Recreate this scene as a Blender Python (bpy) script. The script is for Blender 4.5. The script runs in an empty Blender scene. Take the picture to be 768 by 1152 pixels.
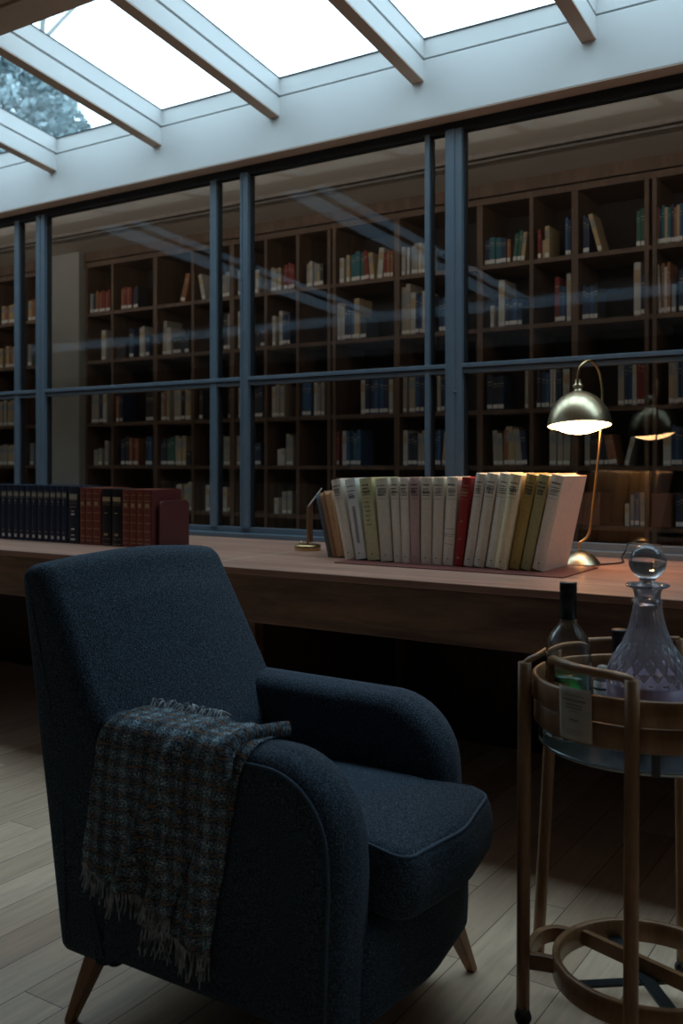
import bpy, math, random
from math import sin, cos, pi, radians, sqrt, atan2
from mathutils import Vector, Matrix
random.seed(7)
SC = bpy.context.scene
COL = SC.collection
# ------------------------------------------------------------------ camera calibration (768x1152)
YAW = radians(32.8); FPX = 1080.0; HOR = 522.0; EYE = 1.08
FW = (-sin(YAW), cos(YAW)); RT = (cos(YAW), sin(YAW))
def ray(px):
    u = (px-384)/FPX
    return FW[0]+RT[0]*u, FW[1]+RT[1]*u
def atY(px, Y, py=None):
    dx, dy = ray(px); t = Y/dy
    return Vector((t*dx, Y, 0 if py is None else EYE-(py-HOR)*t/FPX))
def atZ(px, py, z):
    t = FPX*(EYE-z)/(py-HOR); dx, dy = ray(px)
    return Vector((t*dx, t*dy, z))
def atT(px, py, t):
    dx, dy = ray(px); return Vector((t*dx, t*dy, EYE-(py-HOR)*t/FPX))

# ------------------------------------------------------------------ materials
def srgb(r, g, b):
    f = lambda c: (c/12.92 if c <= .04045 else ((c+.055)/1.055)**2.4)
    return (f(r/255), f(g/255), f(b/255), 1)
MATS = {}
def newmat(name):
    m = bpy.data.materials.new(name); m.use_nodes = True
    nt = m.node_tree; nt.nodes.clear()
    out = nt.nodes.new('ShaderNodeOutputMaterial')
    return m, nt, out
def N(nt, typ, **kw):
    n = nt.nodes.new(typ)
    for k, v in kw.items():
        if k.startswith('i_'):
            key = k[2:].replace('_', ' ')
            n.inputs[key].default_value = v
        else: setattr(n, k, v)
    return n
def coords(nt, scale=(1, 1, 1), rot=(0, 0, 0)):
    tc = N(nt, 'ShaderNodeTexCoord'); mp = N(nt, 'ShaderNodeMapping')
    mp.inputs['Scale'].default_value = scale; mp.inputs['Rotation'].default_value = rot
    nt.links.new(tc.outputs['Object'], mp.inputs['Vector']); return mp
def ramp(nt, fac, stops):
    r = N(nt, 'ShaderNodeValToRGB'); e = r.color_ramp.elements
    e[0].position, e[0].color = stops[0]; e[1].position, e[1].color = stops[-1]
    for p, c in stops[1:-1]:
        x = e.new(p); x.color = c
    nt.links.new(fac, r.inputs['Fac']); return r
def simple(name, col, rough=.5, metal=0, noise=.12, nscale=30, bump=0, spec=.5, coat=0, scale=(1, 1, 1)):
    if name in MATS: return MATS[name]
    m, nt, out = newmat(name)
    b = N(nt, 'ShaderNodeBsdfPrincipled'); b.inputs['Roughness'].default_value = rough
    b.inputs['Metallic'].default_value = metal; b.inputs['Specular IOR Level'].default_value = spec
    b.inputs['Coat Weight'].default_value = coat
    mp = coords(nt, scale); nz = N(nt, 'ShaderNodeTexNoise', i_Scale=nscale, i_Detail=4.0)
    nt.links.new(mp.outputs[0], nz.inputs['Vector'])
    c2 = tuple(min(1, c*(1+noise)) for c in col[:3])+(1,); c1 = tuple(c*(1-noise) for c in col[:3])+(1,)
    r = ramp(nt, nz.outputs['Fac'], [(.3, c1), (.7, c2)])
    nt.links.new(r.outputs[0], b.inputs['Base Color'])
    if bump:
        bp = N(nt, 'ShaderNodeBump', i_Strength=bump, i_Distance=.002)
        nt.links.new(nz.outputs['Fac'], bp.inputs['Height']); nt.links.new(bp.outputs[0], b.inputs['Normal'])
    nt.links.new(b.outputs[0], out.inputs[0]); MATS[name] = m; return m
def wood(name, dark, light, scale=(1.2, 14, 14), rough=.4, rot=(0, 0, 0), big=2.0, spec=.4, coat=0):
    m, nt, out = newmat(name); b = N(nt, 'ShaderNodeBsdfPrincipled', i_Roughness=rough)
    b.inputs['Specular IOR Level'].default_value = spec; b.inputs['Coat Weight'].default_value = coat
    mp = coords(nt, scale, rot)
    nz = N(nt, 'ShaderNodeTexNoise', i_Scale=big, i_Detail=8.0, i_Roughness=.62, i_Distortion=.6)
    nt.links.new(mp.outputs[0], nz.inputs['Vector'])
    mp2 = coords(nt, tuple(s*6 for s in scale), rot)
    n2 = N(nt, 'ShaderNodeTexNoise', i_Scale=big, i_Detail=5.0, i_Roughness=.7)
    nt.links.new(mp2.outputs[0], n2.inputs['Vector'])
    mx = N(nt, 'ShaderNodeMath', operation='ADD'); m1 = N(nt, 'ShaderNodeMath', operation='MULTIPLY'); m1.inputs[1].default_value = .35
    nt.links.new(n2.outputs['Fac'], m1.inputs[0]); nt.links.new(nz.outputs['Fac'], mx.inputs[0]); nt.links.new(m1.outputs[0], mx.inputs[1])
    r = ramp(nt, mx.outputs[0], [(.45, dark), (.68, tuple((a+c)/2 for a, c in zip(dark, light))), (.85, light)])
    nt.links.new(r.outputs[0], b.inputs['Base Color'])
    bp = N(nt, 'ShaderNodeBump', i_Strength=.15, i_Distance=.001)
    nt.links.new(mx.outputs[0], bp.inputs['Height']); nt.links.new(bp.outputs[0], b.inputs['Normal'])
    nt.links.new(b.outputs[0], out.inputs[0]); MATS[name] = m; return m
def emis(name, col, s):
    m, nt, out = newmat(name); e = N(nt, 'ShaderNodeEmission', i_Color=col, i_Strength=s)
    nt.links.new(e.outputs[0], out.inputs[0]); MATS[name] = m; return m
def pane_mat(name, tint, f0=.04, gain=1.0, rough=0.0):
    m, nt, out = newmat(name)
    geo = N(nt, 'ShaderNodeNewGeometry'); dot = N(nt, 'ShaderNodeVectorMath', operation='DOT_PRODUCT')
    nt.links.new(geo.outputs['Incoming'], dot.inputs[0]); nt.links.new(geo.outputs['Normal'], dot.inputs[1])
    ab = N(nt, 'ShaderNodeMath', operation='ABSOLUTE'); nt.links.new(dot.outputs['Value'], ab.inputs[0])
    s1 = N(nt, 'ShaderNodeMath', operation='SUBTRACT'); s1.inputs[0].default_value = 1; nt.links.new(ab.outputs[0], s1.inputs[1])
    pw = N(nt, 'ShaderNodeMath', operation='POWER'); pw.inputs[1].default_value = 5; nt.links.new(s1.outputs[0], pw.inputs[0])
    ma = N(nt, 'ShaderNodeMath', operation='MULTIPLY_ADD'); ma.inputs[1].default_value = (1-f0)*gain; ma.inputs[2].default_value = f0*gain
    nt.links.new(pw.outputs[0], ma.inputs[0])
    tr = N(nt, 'ShaderNodeBsdfTransparent', i_Color=tint); gl = N(nt, 'ShaderNodeBsdfGlossy', i_Roughness=rough)
    mix = N(nt, 'ShaderNodeMixShader'); nt.links.new(ma.outputs[0], mix.inputs[0])
    nt.links.new(tr.outputs[0], mix.inputs[1]); nt.links.new(gl.outputs[0], mix.inputs[2])
    nt.links.new(mix.outputs[0], out.inputs[0]); MATS[name] = m; return m
def glass_mat(name, col=(1, 1, 1, 1), rough=0.0, ior=1.5):
    m, nt, out = newmat(name); g = N(nt, 'ShaderNodeBsdfGlass', i_Color=col, i_Roughness=rough, i_IOR=ior)
    nt.links.new(g.outputs[0], out.inputs[0]); MATS[name] = m; return m

def fabric(name, dark, mid, light, sc=420):
    m, nt, out = newmat(name)
    b = N(nt, 'ShaderNodeBsdfPrincipled', i_Roughness=.9); b.inputs['Specular IOR Level'].default_value = .2
    b.inputs['Sheen Weight'].default_value = .12; b.inputs['Sheen Roughness'].default_value = .4
    b.inputs['Sheen Tint'].default_value = (.55, .7, .9, 1)
    mp = coords(nt, (1, 1, 1)); nz = N(nt, 'ShaderNodeTexNoise', i_Scale=float(sc), i_Detail=2.0, i_Roughness=.7)
    nt.links.new(mp.outputs[0], nz.inputs['Vector'])
    mp2 = coords(nt, (1, 1, 1)); vo = N(nt, 'ShaderNodeTexVoronoi', i_Scale=float(sc)*.9)
    nt.links.new(mp2.outputs[0], vo.inputs['Vector'])
    r = ramp(nt, nz.outputs['Fac'], [(.36, dark), (.52, mid), (.68, light)])
    nt.links.new(r.outputs[0], b.inputs['Base Color'])
    ad = N(nt, 'ShaderNodeMath', operation='SUBTRACT'); nt.links.new(nz.outputs['Fac'], ad.inputs[0]); nt.links.new(vo.outputs['Distance'], ad.inputs[1])
    bp = N(nt, 'ShaderNodeBump', i_Strength=.7, i_Distance=.0015)
    nt.links.new(ad.outputs[0], bp.inputs['Height']); nt.links.new(bp.outputs[0], b.inputs['Normal'])
    nt.links.new(b.outputs[0], out.inputs[0]); MATS[name] = m; return m

WHITE = simple('white_paint', (.57, .57, .565, 1), .55, noise=.02, nscale=4)
CEILB = simple('ceiling_brown', (.50, .36, .275, 1), .7, noise=.08, nscale=3)
LIBCEIL = simple('library_ceiling', (.50, .45, .40, 1), .8, noise=.04, nscale=2)
PLASTER = simple('grey_plaster', (.30, .30, .28, 1), .85, noise=.06, nscale=6)
FRAME = simple('blue_grey_frame', (.10, .135, .17, 1), .42, noise=.05, nscale=20)
GASKETSHADE = simple('gasket_and_shade_black', (.012, .014, .017, 1), .6)  # real gaskets, also painted shade on window head and curb groove
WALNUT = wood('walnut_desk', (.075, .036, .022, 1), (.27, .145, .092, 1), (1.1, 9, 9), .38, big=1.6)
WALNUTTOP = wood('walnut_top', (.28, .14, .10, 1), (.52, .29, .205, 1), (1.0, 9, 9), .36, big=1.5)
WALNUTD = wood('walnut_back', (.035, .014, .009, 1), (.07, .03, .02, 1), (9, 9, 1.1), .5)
SHELFW = wood('bookcase_wood', (.075, .046, .030, 1), (.155, .094, .062, 1), (8, 8, 1.2), .5)
SHELFBACK = simple('bookcase_back', (.035, .028, .026, 1), .8)
PANEL = wood('dark_panelling', (.03, .018, .012, 1), (.06, .035, .024, 1), (9, 9, 1.1), .6)
CARTW = wood('cart_wood', (.17, .08, .035, 1), (.34, .18, .085, 1), (6, 6, 1.6), .35, big=3)
LEGW = wood('leg_wood', (.20, .085, .035, 1), (.34, .16, .07, 1), (9, 9, 1.2), .35, big=3)
BRASS = simple('brushed_brass', (.60, .50, .33, 1), .30, 1, noise=.06, nscale=60, scale=(1, 1, .05))
BRASSD = simple('aged_brass', (.50, .34, .16, 1), .3, 1, noise=.05)
METALD = simple('dark_metal', (.07, .08, .085, 1), .35, .8)
STEEL = simple('steel_plate', (.32, .36, .38, 1), .25, .9)
BLACK = simple('black_plastic', (.010, .010, .012, 1), .38)
CHAIRF = fabric('navy_wool', (.008, .013, .020, 1), (.030, .048, .070, 1), (.13, .19, .255, 1))
PIPE = simple('navy_piping', (.05, .085, .13, 1), .85, nscale=300, noise=.3)
PAPER = simple('page_paper', (.72, .64, .50, 1), .85, noise=.1, nscale=400, scale=(1, .02, .02))
LABELW = simple('white_label', (.72, .71, .68, 1), .7, noise=.05)
INK = simple('spine_ink', (.045, .045, .055, 1), .7)
GOLD = simple('gilt', (.55, .42, .22, 1), .4, .4)
GILTD = simple('dull_gilt', (.42, .38, .28, 1), .5, .2)
PANE = pane_mat('window_glass', (.93, .95, .95, 1), .04, 1.0)
SKYPANE = pane_mat('skylight_glass', (.97, .985, .985, 1), .03, 1.0)
GLASS = glass_mat('clear_glass', (.97, .99, .99, 1))
CRYSTAL = glass_mat('crystal', (.97, .97, 1, 1), .02, 1.52)
def crystal_mat():
    m, nt, out = newmat('cut_crystal'); g = N(nt, 'ShaderNodeBsdfGlass', i_Color=(.98, .98, 1, 1), i_Roughness=.03, i_IOR=1.5)
    d = N(nt, 'ShaderNodeBsdfDiffuse', i_Color=(.85, .88, .95, 1)); mx = N(nt, 'ShaderNodeMixShader', i_Fac=.11)
    nt.links.new(g.outputs[0], mx.inputs[1]); nt.links.new(d.outputs[0], mx.inputs[2]); nt.links.new(mx.outputs[0], out.inputs[0]); return m
CRYSTAL = crystal_mat()
def liquid(name, col, tr=.5, rough=.1):
    m, nt, out = newmat(name); b = N(nt, 'ShaderNodeBsdfPrincipled', i_Roughness=rough)
    b.inputs['Base Color'].default_value = col; b.inputs['Transmission Weight'].default_value = tr; b.inputs['IOR'].default_value = 1.33
    nt.links.new(b.outputs[0], out.inputs[0]); return m
GREENL = liquid('green_liquid', (.03, .22, .04, 1), .6)
LILAC = liquid('lilac_liquid', (.46, .36, .52, 1), .15, .3)
def frosted():
    m, nt, out = newmat('frosted_roof_glass')
    t = N(nt, 'ShaderNodeBsdfTranslucent', i_Color=(.34, .365, .39, 1)); nt.links.new(t.outputs[0], out.inputs[0]); return m
FROST = frosted()
def floor_mat():
    m, nt, out = newmat('oak_planks'); b = N(nt, 'ShaderNodeBsdfPrincipled', i_Roughness=.42)
    mp = coords(nt, (1, 1, 1), (0, 0, pi/2))
    br = N(nt, 'ShaderNodeTexBrick'); br.offset = .37; br.offset_frequency = 2
    for k, v in (('Scale', 1.0), ('Mortar Size', .0012), ('Mortar Smooth', .1), ('Bias', .0), ('Brick Width', .95), ('Row Height', .115)):
        br.inputs[k].default_value = v
    br.inputs['Color1'].default_value = (.58, .39, .26, 1); br.inputs['Color2'].default_value = (.82, .60, .42, 1); br.inputs['Mortar'].default_value = (.12, .085, .06, 1)
    nt.links.new(mp.outputs[0], br.inputs['Vector'])
    mp2 = coords(nt, (14, 1.3, 1)); nz = N(nt, 'ShaderNodeTexNoise', i_Scale=3.0, i_Detail=8.0, i_Roughness=.65, i_Distortion=.4)
    nt.links.new(mp2.outputs[0], nz.inputs['Vector'])
    r = ramp(nt, nz.outputs['Fac'], [(.3, (.74, .74, .74, 1)), (.7, (1.08, 1.08, 1.08, 1))])
    mx = N(nt, 'ShaderNodeMix', data_type='RGBA', blend_type='MULTIPLY'); mx.inputs['Factor'].default_value = 1
    nt.links.new(br.outputs['Color'], mx.inputs[6]); nt.links.new(r.outputs[0], mx.inputs[7])
    nt.links.new(mx.outputs[2], b.inputs['Base Color']); nt.links.new(b.outputs[0], out.inputs[0]); return m
FLOOR = floor_mat()
def tweed():
    m, nt, out = newmat('tweed_wool'); b = N(nt, 'ShaderNodeBsdfPrincipled', i_Roughness=.95); b.inputs['Specular IOR Level'].default_value = .1
    uv = N(nt, 'ShaderNodeUVMap'); uv.uv_map = 'UVMap'
    def noise(sx, sy, sc, d=2.0):
        mp = N(nt, 'ShaderNodeMapping'); mp.inputs['Scale'].default_value = (sx, sy, 1); nt.links.new(uv.outputs[0], mp.inputs[0])
        n = N(nt, 'ShaderNodeTexNoise', i_Scale=sc, i_Detail=d, i_Roughness=.65); nt.links.new(mp.outputs[0], n.inputs['Vector']); return n
    n1 = noise(1, 1.4, 260.0); n2 = noise(.45, 1.6, 150.0)
    base = ramp(nt, n1.outputs['Fac'], [(.38, (.018, .03, .042, 1)), (.49, (.08, .125, .155, 1)), (.57, (.25, .34, .39, 1)), (.66, (.60, .64, .62, 1))])
    warm = ramp(nt, n2.outputs['Fac'], [(.50, (0, 0, 0, 1)), (.60, (1, 1, 1, 1))])
    def band(ax, sc):
        w = N(nt, 'ShaderNodeTexWave', i_Scale=sc, i_Distortion=.7, i_Detail=2.0); w.bands_direction = ax; w.inputs['Detail Scale'].default_value = 3
        nt.links.new(uv.outputs[0], w.inputs['Vector']); return w
    wx = band('X', 9.5); wy = band('Y', 11.0); wx2 = band('X', 3.1)
    def mul(a, c, bl='MULTIPLY', f=1.0):
        m_ = N(nt, 'ShaderNodeMix', data_type='RGBA', blend_type=bl); m_.inputs['Factor'].default_value = f
        nt.links.new(a, m_.inputs[6]); nt.links.new(c, m_.inputs[7]); return m_
    sx = ramp(nt, wx.outputs['Fac'], [(.25, (.62, .66, .72, 1)), (.8, (1.25, 1.3, 1.35, 1))])
    sy = ramp(nt, wy.outputs['Fac'], [(.2, (.62, .64, .66, 1)), (.85, (1.2, 1.25, 1.25, 1))])
    s2 = ramp(nt, wx2.outputs['Fac'], [(.2, (.75, .75, .75, 1)), (.8, (1.15, 1.15, 1.15, 1))])
    c1 = mul(base.outputs[0], sx.outputs[0]); c2 = mul(c1.outputs[2], sy.outputs[0]); c3 = mul(c2.outputs[2], s2.outputs[0])
    wb = ramp(nt, wy.outputs['Fac'], [(.12, (1, 1, 1, 1)), (.45, (.22, .22, .22, 1))])
    wm = N(nt, 'ShaderNodeMath', operation='MULTIPLY'); nt.links.new(warm.outputs[0], wm.inputs[0]); nt.links.new(wb.outputs[0], wm.inputs[1])
    ml = N(nt, 'ShaderNodeMath', operation='MULTIPLY'); ml.inputs[1].default_value = .75; nt.links.new(wm.outputs[0], ml.inputs[0])
    mx = N(nt, 'ShaderNodeMix', data_type='RGBA'); mx.inputs[7].default_value = (.40, .21, .09, 1)
    nt.links.new(ml.outputs[0], mx.inputs[0]); nt.links.new(c3.outputs[2], mx.inputs[6])
    nt.links.new(mx.outputs[2], b.inputs['Base Color'])
    bp = N(nt, 'ShaderNodeBump', i_Strength=1.0, i_Distance=.003); nt.links.new(n1.outputs['Fac'], bp.inputs['Height']); nt.links.new(bp.outputs[0], b.inputs['Normal'])
    nt.links.new(b.outputs[0], out.inputs[0]); return m
TWEED = tweed()
YARN = simple('wool_yarn', (.36, .39, .42, 1), .95, noise=.75, nscale=60)
def cloth(name, c, rough=.75): return simple(name, c, rough, noise=.07, nscale=90)

# ------------------------------------------------------------------ mesh builder
class MB:
    def __init__(s): s.v = []; s.f = []; s.m = []; s.sm = []; s.uv = None
    def add(s, vs, fs, mi=0, smooth=False):
        o = len(s.v); s.v += [tuple(v) for v in vs]
        for f in fs: s.f.append([o+i for i in f]); s.m.append(mi); s.sm.append(smooth)
    def box(s, x0, x1, y0, y1, z0, z1, mi=0):
        vs = [(x, y, z) for z in (z0, z1) for y in (y0, y1) for x in (x0, x1)]
        s.add(vs, [(0, 2, 3, 1), (4, 5, 7, 6), (0, 1, 5, 4), (2, 6, 7, 3), (0, 4, 6, 2), (1, 3, 7, 5)], mi)
    def obox(s, M, sx, sy, sz, mi=0):
        vs = [M @ Vector((x*sx/2, y*sy/2, z*sz/2)) for z in (-1, 1) for y in (-1, 1) for x in (-1, 1)]
        s.add(vs, [(0, 2, 3, 1), (4, 5, 7, 6), (0, 1, 5, 4), (2, 6, 7, 3), (0, 4, 6, 2), (1, 3, 7, 5)], mi)
    def slab(s, P, mi=0):   # 8 explicit corners: bottom ring 4 then top ring 4 (ccw seen from above)
        s.add(P, [(3, 2, 1, 0), (4, 5, 6, 7), (0, 1, 5, 4), (1, 2, 6, 5), (2, 3, 7, 6), (3, 0, 4, 7)], mi)
    def grid(s, rows, closed_u=False, closed_v=False, mi=0, smooth=True, cap0=False, cap1=False):
        n = len(rows); k = len(rows[0]); vs = [p for r in rows for p in r]; fs = []
        for i in range(n if closed_v else n-1):
            for j in range(k if closed_u else k-1):
                a = i*k+j; b = i*k+(j+1) % k; c = ((i+1) % n)*k+(j+1) % k; d = ((i+1) % n)*k+j
                fs.append((a, b, c, d))
        if cap0: fs.append(tuple(range(k))[::-1])
        if cap1: fs.append(tuple((n-1)*k+j for j in range(k)))
        s.add(vs, fs, mi, smooth)
    def lathe(s, prof, seg=40, c=(0, 0), mi=0, cap0=False, cap1=False, fn=None):
        rows = []
        for r, z in prof:
            rows.append([(c[0]+(fn(r, z, 2*pi*j/seg) if fn else r)*cos(2*pi*j/seg), c[1]+(fn(r, z, 2*pi*j/seg) if fn else r)*sin(2*pi*j/seg), z) for j in range(seg)])
        s.grid(rows, True, False, mi, True, cap0, cap1)
    def tube(s, pts, r, seg=10, mi=0, cap=True, ends=None):
        pts = [Vector(p) for p in pts]; n = len(pts); rows = []; up = None
        for i, p in enumerate(pts):
            d = (pts[min(i+1, n-1)]-pts[max(i-1, 0)]).normalized()
            if up is None:
                up = Vector((0, 0, 1)) if abs(d.z) < .9 else Vector((1, 0, 0))
            a = d.cross(up).normalized(); up = a.cross(d).normalized()
            rr = r(i/(n-1)) if callable(r) else r
            rows.append([p+a*rr*cos(2*pi*j/seg)+up*rr*sin(2*pi*j/seg) for j in range(seg)])
        s.grid(rows, True, False, mi, True, cap, cap)
    def ring(s, c, r0, r1, z0, z1, seg=96, mi=0):
        R = lambda r, z: [(c[0]+r*cos(2*pi*j/seg), c[1]+r*sin(2*pi*j/seg), z) for j in range(seg)]
        b = min(.003, (r1-r0)*.3)
        s.grid([R(r0, z0+b), R(r0+b, z0), R(r1-b, z0), R(r1, z0+b), R(r1, z1-b), R(r1-b, z1), R(r0+b, z1), R(r0, z1-b)], True, True, mi, True)
    def build(s, name, mats, parent=None, bevel=0, seg=2, loc=None):
        me = bpy.data.meshes.new(name); me.from_pydata(s.v, [], s.f)
        if not isinstance(mats, (list, tuple)): mats = [mats]
        for m in mats: me.materials.append(m)
        me.polygons.foreach_set('material_index', s.m); me.polygons.foreach_set('use_smooth', s.sm)
        if s.uv:
            ul = me.uv_layers.new(name='UVMap')
            for l in me.loops: ul.data[l.index].uv = s.uv[l.vertex_index]
        me.update(); me.validate()
        o = bpy.data.objects.new(name, me); COL.objects.link(o)
        if parent: o.parent = parent
        if loc is not None: o.location = loc
        if bevel:
            b = o.modifiers.new('bevel', 'BEVEL'); b.width = bevel; b.segments = seg; b.limit_method = 'ANGLE'; b.angle_limit = radians(40)
        return o
def tag(o, label, cat, group=None, kind=None):
    o['label'] = label; o['category'] = cat
    if group: o['group'] = group
    if kind: o['kind'] = kind
    return o
def struct(o): o['kind'] = 'structure'; return o
def empty(name, loc, rz=0):
    o = bpy.data.objects.new(name, None); COL.objects.link(o); o.location = loc; o.rotation_euler = (0, 0, rz); o.empty_display_size = .05; return o
def smooth_path(pts, n=8):
    P = [Vector(p) for p in pts]; out = []
    for i in range(len(P)-1):
        p0 = P[max(i-1, 0)]; p1 = P[i]; p2 = P[i+1]; p3 = P[min(i+2, len(P)-1)]
        for k in range(n):
            t = k/n; out.append(.5*((2*p1)+(-p0+p2)*t+(2*p0-5*p1+4*p2-p3)*t*t+(-p0+3*p1-3*p2+p3)*t**3))
    out.append(P[-1]); return out

# ================================================================== THE SETTING
XL, XR = -9.5, 2.6; YB = -.92; YW = 3.42; YL = 5.55
def bx(name, m, *a, bevel=0, parent=None):
    b = MB(); b.box(*a); o = b.build(name, m, parent, bevel)
    return o if parent else struct(o)
bx('floor', FLOOR, XL-.2, XR+.2, YB-.2, YL+.2, -.08, 0)
bx('wall_left', PANEL, XL-.15, XL, YB-.15, YL+.2, 0, 3.35)
bx('wall_right', PANEL, XR, XR+.15, YB-.15, YL+.2, 0, 3.35)
bx('wall_rear', PANEL, XL, XR, YB-.15, YB, 0, 2.10)
bx('trim_1', WHITE, XL, XR, YB-.15, YB+.01, 2.10, 2.405)            # pale band at the top of the rear wall
bx('wall_library', SHELFBACK, XL, XR, 5.36, YL, 0, 2.66)
# wall below / above the glazing
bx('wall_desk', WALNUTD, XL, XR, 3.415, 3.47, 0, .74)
SS = .148
def zr(y, base): return base+SS*(3.32-y)
# white bulkhead over the glazing with soffit
b = MB(); b.box(XL, XR, 3.32, 3.50, 2.425, 2.655); struct(b.build('wall_bulkhead', WHITE, None, .002))
b = MB(); b.box(XL, XR, 3.3215, 3.402, 2.421, 2.4255); struct(b.build('trim_soffit', CEILB))  # brown strip puts warm bounce shade under the white bulkhead
b = MB(); b.box(XL, XR, 3.336, 3.60, 2.655, 2.735); struct(b.build('trim_2', GASKETSHADE))  # black filler stands in for shade in the groove below the curb
b = MB(); b.box(XL, XR, 3.50, YL, 2.66, 2.80); struct(b.build('ceiling_library', LIBCEIL))
# ridge member + ceiling towards the camera, with frosted slots
b = MB(); b.box(XL, XR, 2.24, 2.374, 2.712, 3.02); b.box(XL, XR, 2.215, 2.24, 2.70, 3.02); struct(b.build('trim_3', CEILB, None, .003))
def zc(y): return 2.715-.065*(2.24-y)
slots = [(-5.05, -4.80), (-4.75, -4.61), (-3.45, -3.27), (-3.23, -3.11)]
edges = [XL]+[e for s in slots for e in s]+[XR]
b = MB()
for i in range(0, len(edges), 2):
    x0, x1 = edges[i], edges[i+1]; y0, y1 = YB-.02, 2.24
    b.slab([(x0, y0, zc(y0)), (x1, y0, zc(y0)), (x1, y1, zc(y1)), (x0, y1, zc(y1)), (x0, y0, zc(y0)+.03), (x1, y0, zc(y0)+.03), (x1, y1, zc(y1)+.03), (x0, y1, zc(y1)+.03)])
struct(b.build('ceiling', CEILB))
wn = [0]
def window_name(): wn[0] += 1; return 'window_%d' % wn[0]
for x0, x1 in slots:
    b = MB(); b.add([(x0, YB-.02, zc(YB-.02)+.012), (x1, YB-.02, zc(YB-.02)+.012), (x1, 2.24, zc(2.24)+.012), (x0, 2.24, zc(2.24)+.012)], [(0, 1, 2, 3)])
    o = b.build(window_name(), FROST); struct(o)
    md = o.modifiers.new('s', 'SOLIDIFY'); md.thickness = .006
b = MB(); b.box(XL, XR, YB-.012, YB, 2.405, 2.512); struct(b.build(window_name(), FROST))
# skylight beams
beams = [-.4+.6985*k-4.9*0 for k in ()]
bxs = [-3.92, -3.197, -2.512, -1.812, -1.130]
bxs = [-3.92-.70*k for k in range(7, 0, -1)]+bxs+[-1.13+.70*k for k in range(1, 6)]
BW = .055; YS0 = 2.374
tn = 3
for x in bxs:
    tn += 1; b = MB(); x0, x1 = x, x+BW
    def sl(x0, x1, a, c):
        b.slab([(x0, YS0, zr(YS0, a)), (x1, YS0, zr(YS0, a)), (x1, 3.325, zr(3.325, a)), (x0, 3.325, zr(3.325, a)),
                (x0, YS0, zr(YS0, c)), (x1, YS0, zr(YS0, c)), (x1, 3.325, zr(3.325, c)), (x0, 3.325, zr(3.325, c))])
    sl(x0, x1, 2.575, 2.652)
    sl(x0+.012, x1-.012, 2.652, 2.668)
    o = struct(b.build('trim_%d' % tn, WHITE, None, .002))
    b = MB(); b.slab([(x0+.001, YS0, zr(YS0, 2.571)), (x1-.001, YS0, zr(YS0, 2.571)), (x1-.001, 3.319, zr(3.319, 2.571)), (x0+.001, 3.319, zr(3.319, 2.571)),
        (x0+.001, YS0, zr(YS0, 2.5755)), (x1-.001, YS0, zr(YS0, 2.5755)), (x1-.001, 3.319, zr(3.319, 2.5755)), (x0+.001, 3.319, zr(3.319, 2.5755))]); b.build('bounce_tinted_underside', CEILB, o)  # brown strip paints warm bounce onto the white beam's underside
alls = bxs
for i in range(len(alls)-1):                                        # each bay: raised curb frame + pane
    x0, x1 = alls[i]+BW, alls[i+1]
    c = MB(); a, d = 2.666, 2.738
    def piece(xa, xb, ya, yb):
        c.slab([(xa, ya, zr(ya, a)), (xb, ya, zr(ya, a)), (xb, yb, zr(yb, a)), (xa, yb, zr(yb, a)), (xa, ya, zr(ya, d)), (xb, ya, zr(ya, d)), (xb, yb, zr(yb, d)), (xa, yb, zr(yb, d))])
    piece(x0-.027, x0-.002, YS0, 3.36); piece(x1+.002, x1+.028, YS0, 3.36); piece(x0-.002, x1+.002, 3.326, 3.36)
    g = MB(); ya, yb = YS0-.02, 3.37; xa, xb = x0-.02, x1+.02
    g.slab([(xa, ya, zr(ya, 2.741)), (xb, ya, zr(ya, 2.741)), (xb, yb, zr(yb, 2.741)), (xa, yb, zr(yb, 2.741)), (xa, ya, zr(ya, 2.748)), (xb, ya, zr(ya, 2.748)), (xb, yb, zr(yb, 2.748)), (xa, yb, zr(yb, 2.748))])
    w = struct(g.build(window_name(), SKYPANE))
    c.build('window_frame', WHITE, w)
    k = MB()
    def gz(xa, xb, ya, yb):
        k.slab([(xa, ya, zr(ya, 2.738)), (xb, ya, zr(ya, 2.738)), (xb, yb, zr(yb, 2.738)), (xa, yb, zr(yb, 2.738)), (xa, ya, zr(ya, 2.741)), (xb, ya, zr(ya, 2.741)), (xb, yb, zr(yb, 2.741)), (xa, yb, zr(yb, 2.741))])
    gz(x0-.027, x0+.001, YS0, 3.36); gz(x1-.001, x1+.028, YS0, 3.36); gz(x0, x1, 3.320, 3.36)
    k.build('gasket', METALD, w)
for side, x in (('left', XL), ('right', XR)):
    pass
# ---- glazed partition
Y0, Y1 = 3.402, 3.438
MUL = [(-4.288, -4.235, 0), (-4.105, -4.022, 1), (-2.912, -2.857, 0), (-2.728, -2.668, 1), (-1.795, -1.757, 0), (-1.700, -1.612, 1), (-.55, -.50, 0), (-.42, -.33, 1),
       (.75, .80, 0), (.9, .98, 1), (-5.40, -5.34, 0), (-5.22, -5.15, 1), (-6.9, -6.84, 0), (-6.7, -6.62, 1), (-8.3, -8.22, 1)]
MUL.sort()
b = MB()
b.box(XL, XR, Y0, Y1, .752, .795); b.box(XL, XR, Y0-.045, Y0, .750, .770)
b.box(XL, XR, Y0-.004, Y0+.05, 1.435, 1.452); b.box(XL, XR, Y0-.012, Y0+.05, 1.455, 1.472)
struct(b.build('trim_20', FRAME, None, .002)).name = 'trim_window_rail'
b = MB(); b.box(XL, XR, Y0-.004, Y1, 2.380, 2.4205); struct(b.build('trim_window_head', GASKETSHADE, None, .001))  # frame head coloured black, the soffit's shadow put into its colour
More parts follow.
